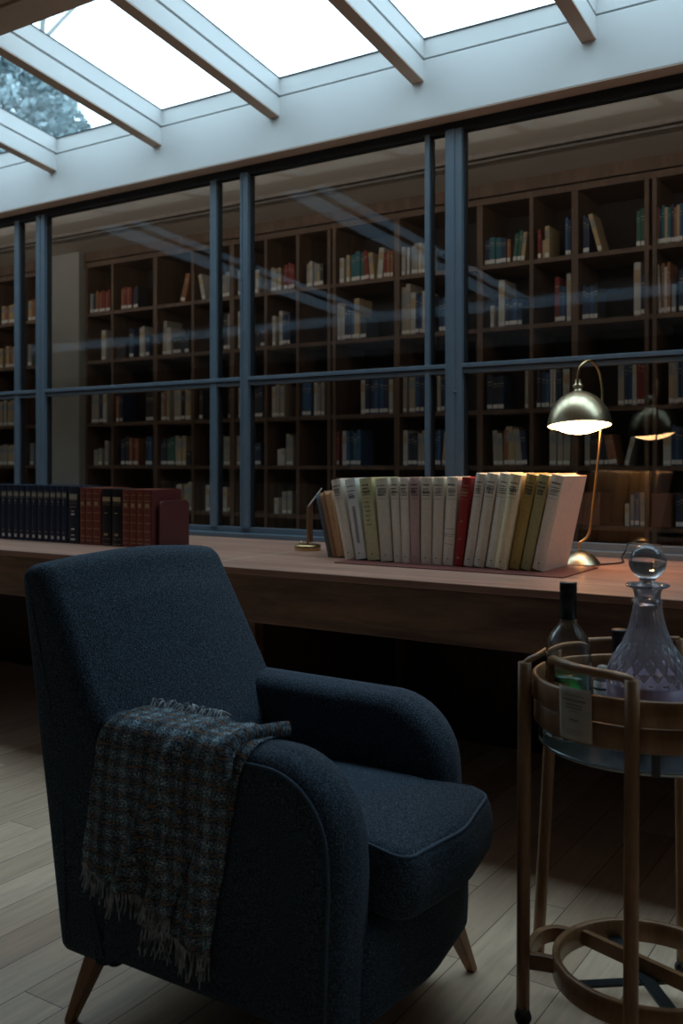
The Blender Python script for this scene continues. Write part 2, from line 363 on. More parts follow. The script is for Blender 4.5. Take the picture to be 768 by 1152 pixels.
for i, (a, c, wide) in enumerate(MUL):
    b = MB(); c -= .016
    b.box(a, c, Y0-(.014 if wide else .006), Y1, .79, 2.39)
    if wide: b.box(a+.012, c-.030, Y0-.018, Y0-.012, .79, 2.39)
    o = struct(b.build('trim_%d' % (tn+1+i), FRAME, None, .002))
    g = MB(); g.box(c, c+.006, Y0+.006, Y1-.004, .795, 2.375); g.box(a-.005, a, Y0+.006, Y1-.004, .795, 2.375); g.build('gasket', GASKETSHADE, o)
    if wide and abs(a+1.70) < .01:
        s = MB(); s.lathe([(.0, 0), (.006, 0), (.006, .003), (0, .003)], 12); q = s.build('screw_head', METALD, o, loc=(a+.045, Y0-.018, 1.36)); q.rotation_euler = (pi/2, 0, 0)
xs = [XL]+[v for a, c, w in MUL for v in (a, c-.016)]+[XR]
for i in range(0, len(xs), 2):
    for z0, z1 in ((.79, 1.44), (1.465, 2.39)):
        b = MB(); b.box(xs[i]+.001, xs[i+1]-.001, 3.417, 3.423, z0, z1); struct(b.build(window_name(), PANE))

# ---- library pier, ceiling track
bx('wall_pier', PLASTER, -5.88, -5.515, 4.95, 5.40, 0, 2.66)
b = MB(); b.box(XL, XR, 4.50, 4.515, 2.640, 2.662); b.box(XL, XR, 4.57, 4.585, 2.640, 2.662); b.box(XL, XR, 4.515, 4.57, 2.656, 2.6605)
o = struct(b.build('trim_40', simple('track_paint', (.16, .14, .125, 1), .6))); o.name = 'trim_ceiling_track'
b = MB(); b.box(XL, XR, 5.0, 5.02, 2.58, 2.66); struct(b.build('trim_41', SHELFW))

# ================================================================== BOOKCASES
SHZ = [2.205, 1.85, 1.385, 1.07, .755, .43, .10]
posts_r = [-5.505, -5.225, -4.798, -4.446, -4.10, -3.816, -3.56, -3.301, -2.833, -2.293, -1.984, -1.738, -1.338, -.93, -.5, -.1, .35, .8, 1.3, 1.8, 2.5]
thick = {-5.505, -4.798, -4.10, -3.301, -2.833, -2.293, -1.738, -1.338}
def bookcase(label, X0, X1, posts):
    r = empty('bookcase', ((X0+X1)/2, 5.18, 0)); tag(r, label, 'bookcase', None)
    ox = (X0+X1)/2
    b = MB(); b.box(X0-ox, X1-ox, .17, .178, 0, 2.58); b.build('back_panel', SHELFBACK, r)
    for z in SHZ:
        b = MB(); b.box(X0-ox, X1-ox, -.17, .17, z-.024, z); b.build('shelf', SHELFW, r)
    for z in (2.545,):
        b = MB(); b.box(X0-ox, X1-ox, -.18, .17, z, z+.045); b.build('top_board', SHELFW, r)
    for p in posts:
        w = .018 if p in thick else .011
        b = MB(); b.box(p-w-ox, p+w-ox, -.174, .17, 0, 2.545); b.build('upright', SHELFW, r)
    return r
splits = [(-5.515, -3.301), (-3.301, -1.338), (-1.338, .8), (.8, 2.55)]
nm = ['tall dark wood bookcase behind the glass, beside the grey pier', 'tall dark wood bookcase in the library behind the middle panes and wide blue post',
      'tall dark wood bookcase in the library behind the brass reading lamp', 'dark wood bookcase at the far right end of the library']
for (a, c), l in zip(splits, nm):
    bookcase(l, a+.001, c-.001, [max(a+.02, min(c-.02, p)) for p in posts_r if a-.001 <= p <= c+.001])
bookcase('dark wood bookcase behind the leftmost panes, left of the grey pier', -9.3, -5.885, [-9.28, -8.9, -8.4, -7.9, -7.45, -7.0, -6.6, -6.2, -5.905])

LC = {'n': (.022, .04, .085, 1), 'b': (.03, .09, .20, 1), 't': (.03, .13, .16, 1), 'g': (.04, .12, .09, 1), 'r': (.20, .03, .026, 1), 'w': (.46, .45, .42, 1), 'c': (.34, .31, .25, 1),
      'y': (.42, .32, .18, 1), 'o': (.28, .12, .06, 1), 'k': (.035, .035, .04, 1), 'a': (.24, .26, .28, 1)}
LN = {'n': 'navy', 'b': 'blue', 't': 'teal', 'g': 'green', 'r': 'red', 'w': 'white', 'c': 'cream', 'y': 'tan', 'o': 'russet', 'k': 'black', 'a': 'grey'}
LM = {k: cloth('lib_cloth_'+LN[k].replace(' ', '_'), v) for k, v in LC.items()}
YBK = 5.03
def libX(px): return atY(px, YBK).x
# rows: (px0, px1, colours, height, lean_deg)   px measured on the spine plane of the far shelves
LIB = {
 0: [(533,545,'k',.10,0),(545,570,'nttn',.15,0),(570,574,'o',.14,0),(577,594,'ggyt',.165,6),(598,609,'rrr',.165,0),(610,613,'y',.10,0),(613,618,'y',.18,0),
     (636,642,'bn',.20,0),(649,655,'y',.17,0),(656,663,'nn',.20,0),(673,678,'y',.205,-15),(716,730,'ggy',.19,0),(738,768,'ontytnoyb',.19,0),(772,800,'ctnno',.19,0),
     (284,291,'nw',.16,0),(301,316,'wccy',.15,0),(320,332,'rrr',.165,0),(339,343,'w',.155,0),(345,352,'cw',.155,0),(353,364,'ayk',.14,0),(375,379,'w',.175,0),(382,387,'w',.165,0),(390,394,'y',.165,0),
     (395,411,'ttg',.175,0),(411,421,'ry',.175,-5),(424,430,'w',.185,5),(432,442,'roo',.16,0),(448,456,'cw',.18,0),(458,461,'w',.17,0),(463,478,'acwc',.18,0),
     (102,109,'ak',.14,0),(109,124,'oorror',.155,0),(126,129,'w',.165,0),(130,134,'c',.165,0),(137,149,'oror',.16,0),(150,156,'nk',.15,0),(203,208,'o',.19,16),(228,232,'w',.17,-12),
     (250,272,'cawoa',.16,0),(2,10,'yo',.14,0),(10,17,'yy',.15,0),(29,40,'oyo',.16,0)],
 1: [(552,556,'w',.13,0),(561,568,'w',.25,0),(568,587,'nnbn',.15,0),(588,596,'c',.21,4),(624,629,'r',.235,0),(629,636,'nb',.19,0),(637,642,'w',.25,0),(650,655,'w',.22,0),
     (655,672,'nnbk',.18,0),(713,721,'w',.275,0),(721,729,'nn',.22,0),(734,739,'y',.22,0),(741,744,'w',.26,-3),(744,754,'owo',.25,0),(755,760,'a',.14,0),(764,800,'nwctno',.22,0),
     (288,298,'kn',.12,0),(303,310,'ww',.20,0),(314,318,'w',.225,0),(318,326,'bnn',.20,0),(375,380,'w',.24,0),(380,384,'w',.23,0),(384,388,'w',.22,0),(388,399,'nnb',.215,0),(399,405,'y',.25,0),(405,412,'kk',.13,0),
     (452,462,'cc',.29,0),(462,468,'w',.25,0),(468,482,'nbwn',.24,0),(494,502,'nb',.2,0),
     (115,120,'w',.21,0),(125,130,'o',.17,0),(131,142,'kk',.11,0),(146,151,'n',.20,0),(157,163,'ww',.21,0),(164,168,'n',.15,0),(183,187,'c',.23,3),(187,193,'w',.20,-2),(195,213,'kknk',.12,0),
     (252,264,'kac',.24,0),(264,271,'ww',.24,0),(0,4,'y',.16,0),(7,18,'yoc',.17,0),(28,36,'aa',.18,0)],
 2: [(533,540,'n',.17,0),(548,567,'nkn',.19,0),(591,599,'cc',.22,0),(599,604,'n',.21,0),(604,618,'knb',.20,0),(619,625,'ww',.22,0),(626,632,'n',.20,0),(633,641,'w',.22,0),
     (695,702,'c',.25,0),(703,711,'nb',.24,0),(711,716,'w',.25,0),(717,729,'rrn',.25,0),(752,763,'yc',.25,0),(763,775,'nbn',.22,0),(778,800,'wcnwt',.22,0),
     (257,260,'n',.2,0),(260,264,'b',.2,0),(264,272,'ww',.2,0),(287,296,'kn',.2,0),(306,310,'w',.21,0),(310,320,'cc',.21,0),(340,350,'bb',.215,0),(353,357,'w',.22,0),(358,365,'ac',.2,0),
     (406,411,'w',.225,0),(411,437,'nnbbn',.22,0),(437,442,'w',.21,0),(450,458,'cc',.22,0),(460,467,'c',.22,0),(468,477,'bn',.22,0),(492,500,'cn',.2,0),
     (103,112,'cc',.23,0),(112,115,'n',.22,0),(116,121,'w',.23,0),(128,138,'ron',.2,0),(164,174,'kk',.2,0),(174,178,'c',.215,0),(178,191,'rcoc',.21,0),(196,204,'cc',.22,0),(204,208,'k',.2,0),(209,215,'yy',.21,0),(217,228,'rkk',.19,0),
     (0,17,'ccyc',.2,0),(27,34,'cc',.2,0)],
 3: [(555,566,'cc',.19,-2),(567,572,'o',.19,0),(572,580,'y',.215,-5),(580,588,'c',.195,-6),(588,594,'n',.2,-5),(595,603,'r',.20,-7),(604,610,'a',.19,-3),(618,626,'c',.19,0),(627,633,'c',.19,0),(633,641,'c',.2,3),
     (658,664,'c',.19,0),(664,684,'kknk',.17,0),(685,695,'o',.16,-10),(702,707,'w',.16,14),(746,755,'w',.18,0),(755,768,'nbn',.2,0),(772,800,'ncwro',.18,0),
     (252,259,'cc',.19,0),(260,266,'n',.19,0),(266,271,'c',.19,0),(287,294,'nn',.15,0),(312,321,'ww',.11,0),(322,330,'cc',.195,0),(372,375,'r',.2,0),(376,382,'or',.2,0),(385,390,'w',.205,0),(390,406,'bntb',.21,0),
     (450,454,'r',.17,0),(454,459,'w',.2,0),(459,470,'nkn',.19,0),(470,479,'cc',.2,0),(489,496,'nb',.2,0),(497,502,'y',.19,4),
     (106,115,'cc',.12,0),(118,122,'c',.19,0),(130,137,'w',.20,0),(137,145,'nk',.2,0),(146,156,'oro',.19,0),(164,172,'nb',.2,0),(175,180,'w',.2,0),(181,188,'nk',.18,0),(188,197,'gg',.19,0),(197,209,'cyy',.2,0),(210,226,'kkk',.1,0),
     (0,18,'ccyc',.16,0),(22,38,'yyca',.18,0)],
 4: [(620,626,'w',.05,0),(703,708,'w',.12,0),(709,713,'a',.17,0),(714,719,'b',.18,0),(720,726,'c',.18,0),(726,729,'k',.15,0),(734,739,'k',.1,0),
     (251,255,'w',.17,0),(256,266,'ooo',.17,0),(309,314,'w',.1,0),(318,328,'cc',.15,0),(335,344,'nb',.16,0),(100,110,'ana',.10,0),(112,120,'kn',.1,0),(128,133,'w',.12,0),(140,147,'kk',.1,0),(162,168,'kw',.1,0),
     (200,206,'c',.19,-3),(206,216,'yc',.19,2),(216,224,'c',.19,4),(231,236,'w',.19,0),(236,240,'k',.15,0),(760,775,'nkc',.17,0)],
 5: [(252,262,'cyc',.17,0),(266,272,'cc',.16,0),(706,716,'ca',.15,0),(717,722,'c',.17,0),(722,730,'cn',.16,0),(742,748,'gk',.13,0),(750,758,'yr',.12,0),(758,768,'cgo',.13,0),(216,236,'ootwcy',.14,0),(288,300,'kc',.14,0),(770,782,'cno',.14,0)]}
ROWN = ['top shelf', 'second shelf down', 'third shelf down', 'fourth shelf down', 'fifth shelf down', 'lowest shelf']
ORD = 'first second third fourth fifth sixth seventh eighth ninth tenth eleventh twelfth thirteenth fourteenth fifteenth sixteenth'.split()
comp_names = []
def comp(x):
    # named by where the compartment sits relative to things in the picture
    P = [-9.3, -5.88]+posts_r
    for i in range(len(P)-1):
        if P[i] <= x < P[i+1]: return i
    return 0
def comp_name(i):
    if i <= 0: return 'behind the leftmost panes'
    if i <= 8: return '%s bay right of the pier' % ORD[max(0, i-2)]
    k = i-9
    if i <= 10: return ['bay before the wide post', 'bay behind the wide post'][k]
    return '%s bay past the wide post' % ORD[i-11]
LX = []
for row, segs in LIB.items():
    for a, c, cols, h, lean in segs:
        n = len(cols); x0, x1 = libX(a), libX(c); w = (x1-x0)/n
        for k, ch in enumerate(cols): LX.append([row, x0+w*(k+.5), w, ch, h*(1+.05*sin(k*2.3+a)), lean])
LX.sort(key=lambda e: (e[0], e[1]))
LX = [e for e in LX if 0 < 384+FPX*(RT[0]*e[1]+RT[1]*YBK)/(FW[0]*e[1]+FW[1]*YBK) < 776]
def avoid(x, w):
    for p in posts_r+[-9.28, -8.9, -8.4, -7.9, -7.45, -7.0, -6.6, -6.2, -5.905]:
        t = .02
        if abs(x-p) < t+w/2: return True
    return -5.90 < x < -5.50
def lean_span(e): return abs(sin(radians(e[5])))*e[4]
LX = [e for e in LX if not avoid(e[1], e[2]*.94) and not avoid(e[1]+sin(radians(e[5]))*e[4], e[2]*.8)]
rank = sorted(LX, key=lambda e: -e[2]*e[4]/(FW[0]*e[1]+FW[1]*YBK)**2)
keep = set(id(e) for e in rank[:300]); print('library books', len(LX)); rest = MB()
RESTM = list(LC); counts = {}; lastx = {}
for e in LX:
    row, x, w, ch, h, lean = e
    ci = comp(x); key = (row, ci); counts[key] = counts.get(key, 0)+1
    h = min(h*(.97 if False else 1), .33)
    w = max(.012, w*.94); d = .13+.03*abs(sin(x*37)); hw = w/2
    if id(e) not in keep:
        y_ = YBK+.004*sin(x*91); z_ = SHZ[row]+.0008; mi_ = RESTM.index(ch)
        rest.box(x-hw, x+hw, y_-.004, y_, z_, z_+h, mi_); rest.box(x-hw, x-hw+.002, y_, y_+d, z_, z_+h, mi_); rest.box(x+hw-.002, x+hw, y_, y_+d, z_, z_+h, mi_)
        rest.box(x-hw+.002, x+hw-.002, y_, y_+d-.004, z_+.003, z_+h-.004, len(RESTM))
        if h > .12: rest.box(x-hw+.0005, x+hw-.0005, y_-.0052, y_-.004, z_+.008, z_+.028, len(RESTM)+1)
        continue
    b = MB()
    b.box(-hw, hw, -.004, 0, 0, h, 0); b.box(-hw, -hw+.002, 0, d, 0, h, 0); b.box(hw-.002, hw, 0, d, 0, h, 0)
    b.box(-hw+.002, hw-.002, 0, d-.004, .003, h-.004, 1)
    if h > .12: b.box(-hw+.0005, hw-.0005, -.0052, -.004, .008, .026 if ch in 'wc' else .030, 2)
    if ch in 'nbtgrko': b.box(-hw+.002, hw-.002, -.0046, -.004, h*.78, h*.80, 3); b.box(-hw+.002, hw-.002, -.0046, -.004, h*.70, h*.71, 3)
    else: b.box(-hw+.003, hw-.003, -.0046, -.004, h*.62, h*.86, 4) if w > .02 else None
    o = b.build('library_book', [LM[ch], PAPER, LABELW, GILTD, LM['y' if ch == 'w' else 'a']])
    L = radians(lean); o.rotation_euler = (0, L, 0)
    o.location = (x, YBK+.004*sin(x*91), SHZ[row]+.0008+(abs(sin(L))*hw))
    size = 'tall' if h > .2 else ('short' if h < .14 else 'mid-height')
    ln = '%s %s book, %s from left on %s, %s' % (size, LN[ch], ORD[counts[key]-1] if counts[key] <= 16 else 'last', ROWN[row], comp_name(ci))
    ln = ln.replace('compartment ', '') if len(ln.split()) > 16 else ln
    tag(o, ln, 'book', 'library books on the shelves behind the glass')
tag(rest.build('library_books', [LM[c_] for c_ in RESTM]+[PAPER, LABELW]), 'remaining small library books scattered along the shelves behind the glass', 'books', None, 'stuff')
# brown boxes on the fifth shelf
for px, w, l in ((664, .13, 'brown file box on the fifth library shelf, under the lit lamp shade'), (746, .10, 'brown file box on the fifth library shelf, behind the decanter stopper')):
    r = tag(empty('file_box', (atY(px, 5.04).x, 5.09, .7555)), l, 'box', 'file boxes in the library')
    b = MB(); b.box(-w/2, w/2, -.09, .09, 0, .15); b.build('box_body', simple('file_box_card', (.16, .06, .035, 1), .6), r, .003)
    b = MB(); b.box(-w/2-.002, w/2+.002, -.092, .092, .15, .172); b.build('box_lid', simple('file_box_card', (.16, .06, .035, 1), .6), r, .003)

# ================================================================== DESK
DZ = .75
r = tag(empty('long_desk', (-2.5, 2.9, 0)), 'long walnut desk with a thick apron running below the glazed wall', 'desk')
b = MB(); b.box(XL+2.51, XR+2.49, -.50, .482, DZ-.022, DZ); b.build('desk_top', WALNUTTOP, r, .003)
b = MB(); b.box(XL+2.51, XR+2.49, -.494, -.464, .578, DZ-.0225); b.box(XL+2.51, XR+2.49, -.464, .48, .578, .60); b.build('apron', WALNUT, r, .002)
for x in (-1.925, -6.3, .3, 2.0):
    b = MB(); b.box(x+2.5-.022, x+2.5+.022, -.46, -.415, 0, .578); b.build('desk_leg', WALNUT, r, .003)
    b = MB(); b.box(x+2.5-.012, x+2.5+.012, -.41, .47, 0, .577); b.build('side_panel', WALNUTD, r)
b = MB()
s0 = atZ(238, 632, DZ); s1 = atZ(325, 620, DZ)
b.box(-2.122+2.5, -2.114+2.5, -.5, .48, DZ, DZ+.0005)
b.build('inlay_line', simple('pale_inlay', (.55, .38, .29, 1), .4), r)

# ================================================================== DESK BOOKS
def rbook(name, w, h, d, mats, marks, rounded=.006, pages_in=.004):
    """parts: cover (spine + boards + print), pages.  origin: bottom centre of the spine edge, +y into the shelf"""
    r = empty(name, (0, 0, 0)); hw = w/2; b = MB(); n = 9
    prof = [(-hw, d)]+[(-hw+2*hw*k/(n-1), rounded*(1-sin(pi*k/(n-1)))) for k in range(n)]+[(hw, d)]
    prof += [(hw-.003, d), (hw-.003, .007+rounded), (-hw+.003, .007+rounded), (-hw+.003, d)]
    rows = [[(x, y, z) for x, y in prof] for z in (0, h)]
    m = len(prof); vs = rows[0]+rows[1]; fs = [(j, (j+1) % m, m+(j+1) % m, m+j) for j in range(m)]
    b.add(vs, fs, 0)
    # ends of the cover (quads strips)
    capf = []
    for zoff in (0, m):
        for j in range(1, n):   # spine segments to inner corners
            pass
    inner = [m-3, m-2]
    for zo in (0, m):
        b.add([vs[zo+j] for j in range(m)], [tuple(range(0, m)) if zo else tuple(range(m))[::-1]], 0)
    def sy(x): return rounded*(1-sin(pi*(x+hw)/(2*hw)))-.0004
    for x0, x1, z0, z1, mi in marks:
        x0, x1 = x0*hw, x1*hw; k = 4
        for q in range(k):
            a = x0+(x1-x0)*q/k; c = x0+(x1-x0)*(q+1)/k
            b.add([(a, sy(a), z0*h), (c, sy(c), z0*h), (c, sy(c), z1*h), (a, sy(a), z1*h)], [(0, 1, 2, 3)], mi)
    b.build('cover', mats, r)
    p = MB(); p.box(-hw+.0032, hw-.0032, rounded+.0072, d-pages_in, pages_in, h-pages_in); p.build('pages', PAPER, r)
    return r
def place_lean(r, x, y, z, w, lean):
    L = radians(lean); r.rotation_euler = (0, L, 0)
    # keep the lower corner on the surface
    r.location = (x, y, z+abs(sin(L))*w/2+.0003)
def words(rnd, z, zt, mi, dens=.8, lo=-.8, hi=.8):
    out = []; x = lo+rnd.uniform(0, .25); e = hi-rnd.uniform(0, .25)
    while x < e:
        l = rnd.uniform(.12, .4); out.append((x, min(x+l, e), z, zt, mi)); x += l+.08
    return out
BK = [  # bottom px0,px1, top px0,px1, colour, label, extra
 (387,398,371,381,(.60,.56,.50,1),'cream book leaning left, first hardback at the left end of the pale row','p'),
 (399,411,383,401,(.62,.65,.68,1),'blue-white book with a barcode-like column on its spine, leaning left','bar'),
 (412,426,401,418,(.47,.46,.28,1),'pale olive yellow book leaning slightly left, beside the blue-white one','y'),
 (427,441,420,435,(.56,.55,.48,1),'grey cream book with a foxed edge, right of the olive yellow book','p'),
 (442,451,436,447.5,(.62,.59,.53,1),'slim cream book, first of two slim ones left of the pink book','p'),
 (451,460.5,448,458,(.64,.61,.56,1),'slim cream book touching the left side of the dusty pink book','p'),
 (460.5,471.5,458,471.5,(.44,.32,.32,1),'dusty pink book standing upright among cream books','p'),
 (472,484,472,485,(.58,.54,.48,1),'upright cream book touching the right side of the dusty pink book','p'),
 (484.5,496,485.5,500,(.60,.56,.50,1),'cream book between the pink and the ruled one, second after pink','p'),
 (496.5,508.5,500.5,515.5,(.66,.63,.57,1),'cream book with ruled lines low on its spine, left of the red book','ruled'),
 (509,519,516,532,(.34,.025,.02,1),'bright red book in the middle of the cream row','g'),
 (520,530.5,534,546,(.62,.59,.54,1),'cream book leaning right, touching the red book','p'),
 (531,543,546.5,560,(.63,.61,.56,1),'cream book leaning right, second to the right of the red book','p'),
 (545,557,561,574,(.66,.64,.60,1),'white book leaning right, third to the right of the red book','p'),
 (557.5,570,574.5,590,(.70,.60,.42,1),'warm cream book leaning right, beside the left of two olive books','p'),
 (571,583,591,604,(.34,.27,.09,1),'mustard olive book leaning right, left of the two olive ones','p'),
 (584,596,605,618,(.32,.32,.17,1),'grey olive book leaning right, right of the two olive ones','p'),
 (597,611,620,634,(.66,.62,.55,1),'cream book at the right end, leaning right with its pinkish cover showing','p')]
YR = 2.765
rnd = random.Random(3)
for i, (b0, b1, t0, t1, c, lab, kind) in enumerate(BK):
    X0, X1 = atY(b0, YR).x, atY(b1, YR).x; T0, T1 = atY(t0, YR).x, atY(t1, YR).x
    ytop = [540, 539, 538, 538, 537, 537, 536.5, 536.5, 536.5, 536.5, 537, 533, 533, 533, 534, 534, 534.5, 535][i]
    ht = atY((t0+t1)/2, YR, ytop).z-.755
    lean = math.degrees(atan2((T0+T1-X0-X1)/2, ht)); w = (X1-X0)*.97*cos(radians(lean)); h = ht/cos(radians(lean))-.002
    ink = 2 if kind == 'g' else 1
    mk = []
    for z in ((.905, .862, .835, .815, .79) if i != 1 else (.90, .84, .80, .78, .76)):
        mk += words(rnd, z, z+(.011 if rnd.random() > .5 else .018), ink)
    mk += [(-.8, .8, .752, .755, ink)]
    mk += [(-.15, .15, .07, .08, ink)] if i not in (10,) else [(-.3, .3, .08, .10, 2), (-.3, .3, .30, .31, 2), (-.3, .3, .5, .51, 2)]
    if kind == 'bar':
        mk += [(-.15, .45, .20+k*.012, .206+k*.012, 1) for k in range(38)]
    if kind == 'ruled': mk += [(-.9, .9, .415, .419, 1), (-.9, .9, .35, .354, 1), (-.9, .9, .33, .333, 1), (-.8, .8, .24, .243, 1)]
    if kind == 'y': mk += [m for k in range(6) for m in words(rnd, .70-.055*k, .712-.055*k, 1, lo=-.5, hi=.5)]
    c = tuple(min(.88, q*(1.32, 1.27, 1.15)[j_]) for j_, q in enumerate(c[:3]))+(1,) if i != 10 else c; m0 = cloth('cover_cloth_%d' % i, c, .6)
    if i == 17:
        m0 = cloth('cover_cloth_pinkish', (.74, .54, .42, 1), .6); msp = cloth('cover_cloth_17s', c, .6)
        mk = [(-.97, .97, .0005, .9995, 3)]+mk
        r = rbook('hardback_book', w, h, .215, [m0, INK, GOLD, msp], mk[1:]); sp = [o for o in r.children if o.name.startswith('cover')][0]
        me = sp.data
        for p in me.polygons:
            if p.material_index == 0 and p.center.y < .007 and abs(p.normal.z) < .5: p.material_index = 3
    else:
        r = rbook('hardback_book', w, h, .175+.02*((i*7) % 3)/2, [m0, INK, GOLD], mk)
    tag(r, lab, 'book', 'pale hardbacks fanned out on the leather mat')
    place_lean(r, (X0+X1)/2, YR+(-.02 if i == 14 else .0), .7545, w, lean)
# slim folders leaning at the left end
for j, (b0, b1, t0, t1, ty, c, lab) in enumerate([(378.5,386,364,371,549,(.50,.30,.17,1),'kraft brown folder leaning left against the first pale hardback'),
        (374,378,359,363.5,551,(.42,.25,.15,1),'darker kraft folder between the grey one and the kraft brown one'),
        (370,372.5,355.5,358,553,(.20,.24,.27,1),'thin grey folder, leftmost of the leaning folders on the desk')]):
    Yf = 2.83; X0, X1 = atY(b0, Yf).x, atY(b1, Yf).x; T0, T1 = atY(t0, Yf).x, atY(t1, Yf).x
    ht = atY(t0, Yf, ty).z-.755; w = X1-X0; lean = math.degrees(atan2((T0+T1-X0-X1)/2, ht))
    f = tag(empty('card_folder', (0, 0, 0)), lab, 'folder', 'card folders leaning at the end of the pale hardbacks')
    b = MB(); n = 3 if j == 0 else 2
    b.box(-w/2, -w/2+.0012, 0, .21, 0, ht); b.box(w/2-.0012, w/2, .0, .21, 0, ht*.985); b.box(-w/2, w/2, .209, .2105, 0, ht*.985)
    b.build('folder_cover', cloth('folder_card_%d' % j, c, .8), f)
    b = MB()
    for k in range(5):
        x = -w/2+.0015+(w-.003)*k/5; b.box(x, x+(w-.003)/5*.7, .003+.002*(k % 2), .205, .002, ht*(.96-.01*(k % 3)))
    b.build('papers', cloth('folder_paper_%d' % j, tuple(min(1, q*1.5) for q in c[:3])+(1,), .9), f)
    place_lean(f, (X0+X1)/2-.002*j, Yf, DZ+.0003, w, lean)
# leather mat
b = MB(); b.box(-1.753, -.962, 2.672, 2.995, DZ+.0003, DZ+.0040)
tag(b.build('leather_mat', simple('oxblood_leather', (.16, .045, .035, 1), .45, nscale=200, bump=.2), None, .0015), 'thin oxblood leather mat under the row of pale books', 'desk mat')

# ---- left row: blue, black, red sets
YLf = 2.74
blue = cloth('binding_navy', (.012, .022, .05, 1), .45); navy2 = cloth('binding_dark_navy', (.012, .018, .035, 1), .45)
redb = cloth('binding_russet', (.20, .045, .028, 1), .4); blackb = cloth('binding_black', (.010, .010, .012, 1), .4); redc = cloth('binding_crimson', (.085, .014, .014, 1), .45)
def bands(kind):
    if kind == 'b': return [(-.75, .75, .80, .87, 1), (-.75, .75, .885, .892, 1), (-.75, .75, .775, .782, 1), (-.2, .2, .70, .74, 1), (-.15, .15, .66, .675, 1), (-.25, .25, .17, .185, 1), (-.4, .4, .06, .115, 2)]
    if kind == 'd': return [(-.7, .7, .77, .87, 1), (-.7, .7, .74, .745, 1), (-.7, .7, .70, .705, 1), (-.6, .6, .64, .65, 1), (-.3, .3, .56, .58, 1), (-.3, .3, .50, .53, 2), (-.3, .3, .24, .27, 2), (-.4, .4, .06, .09, 2), (-.3, .3, .14, .16, 2)]
    if kind == 'r': return [(-.8, .8, z, z+.008, 1) for z in (.90, .80, .68, .56, .42, .28, .14, .07)]+[(-.5, .5, .70, .76, 1)]
    return [(-.8, .8, .78, .86, 1), (-.8, .8, .75, .757, 1), (-.8, .8, .72, .725, 1), (-.35, .35, .57, .585, 1), (-.4, .4, .18, .22, 1), (-.8, .8, .12, .125, 1), (-.8, .8, .03, .036, 1)]
rs = atY(77, YLf).x
LB = []
edgesb = [-27, -20.5, -13.5, -6.6, 0.3, 7.2, 14, 20.8, 27.5, 34.2, 41, 48.1, 55.2, 62.3, 68.4, 74.6]
for k in range(15): LB.append((edgesb[k], edgesb[k+1], 'b', .238))
LB.append((75.5, 88, 'd', .236))
for a, c in ((89, 95.5), (95.5, 103.3), (103.3, 112.3)): LB.append((a, c, 'r', .232))
for a, c in ((113.5, 124.3), (125, 136)): LB.append((a, c, 'k', .229))
for a, c in ((136.5, 145), (145, 152.8), (152.8, 160.6), (160.6, 169.5)): LB.append((a, c, 'r', .229))
cnt = {'b': 0, 'r': 0, 'k': 0, 'd': 0}
for a, c, kd, h in LB:
    X0, X1 = atY(a, YLf).x, atY(c, YLf).x; w = (X1-X0)*.97; cnt[kd] += 1; k = cnt[kd]
    mats = {'b': [blue, GILTD, LABELW], 'd': [navy2, GILTD, LABELW], 'r': [redb, GOLD, GOLD], 'k': [blackb, GOLD, GOLD]}[kd]
    r = rbook('bound_volume', w, h, .175, mats, bands(kd), .005); r.location = ((X0+X1)/2, YLf, DZ+.0003)
    if kd == 'b': lab = 'navy volume with gilt bands, %s to the left of the dark navy one' % ORD[15-k]; g = 'navy bound set at the left of the desk'
    elif kd == 'd': lab = 'dark navy volume between the navy set and the russet bindings'; g = None
    elif kd == 'k': lab = ['black bound volume with gilt title, left of the pair between russet books', 'black bound volume with gilt title, right of the pair between russet books'][k-1]; g = 'black bound pair'
    else:
        lab = ['russet leather volume touching the dark navy one', 'russet leather volume, middle of the three before the black pair', 'russet leather volume touching the left black volume',
               'russet leather volume touching the right black volume', 'russet volume, second to the right of the black pair', 'russet volume, third to the right of the black pair',
               'russet volume at the right end of the row, its red cover facing the bookend'][k-1]; g = 'russet leather set'
        if k == 7:
            cv = [o for o in r.children if o.name.startswith('cover')][0]; cv.data.materials.append(redc)
            for p in cv.data.polygons:
                if p.material_index == 0 and p.center.x > w*.4: p.material_index = 3
    tag(r, lab, 'book', g)
xe = atY(169.5, YLf).x
r = tag(empty('bookend', (xe+.008, 2.80, DZ)), 'dark red rounded leather bookend at the end of the russet volumes', 'bookend')
b = MB(); n = 8; W, Hh, rd = .17, .185, .025
pr = [(0, 0), (W, 0)]+[(W-rd+rd*cos(a), Hh-rd+rd*sin(a)) for a in [pi/2*k/n for k in range(n+1)]]+[(rd-rd*sin(a), Hh-rd+rd*cos(a)) for a in [pi/2*k/n for k in range(n+1)]]
for y0, y1 in ((0, .012),):
    m = len(pr); vs = [(y0, p[0]-.03, p[1]+.0004) for p in pr]+[(y1, p[0]-.03, p[1]+.0004) for p in pr]
    b.add(vs, [tuple(range(m))[::-1], tuple(range(m, 2*m))]+[(j, (j+1) % m, m+(j+1) % m, m+j) for j in range(m)])
b.build('upright_plate', simple('oxblood_bookend', (.085, .022, .02, 1), .4, nscale=150, bump=.15), r, .002)
b = MB(); b.box(.012, .09, -.02, .13, .0004, .004); b.build('foot_plate', simple('oxblood_bookend', (.085, .022, .02, 1), .4), r, .001)

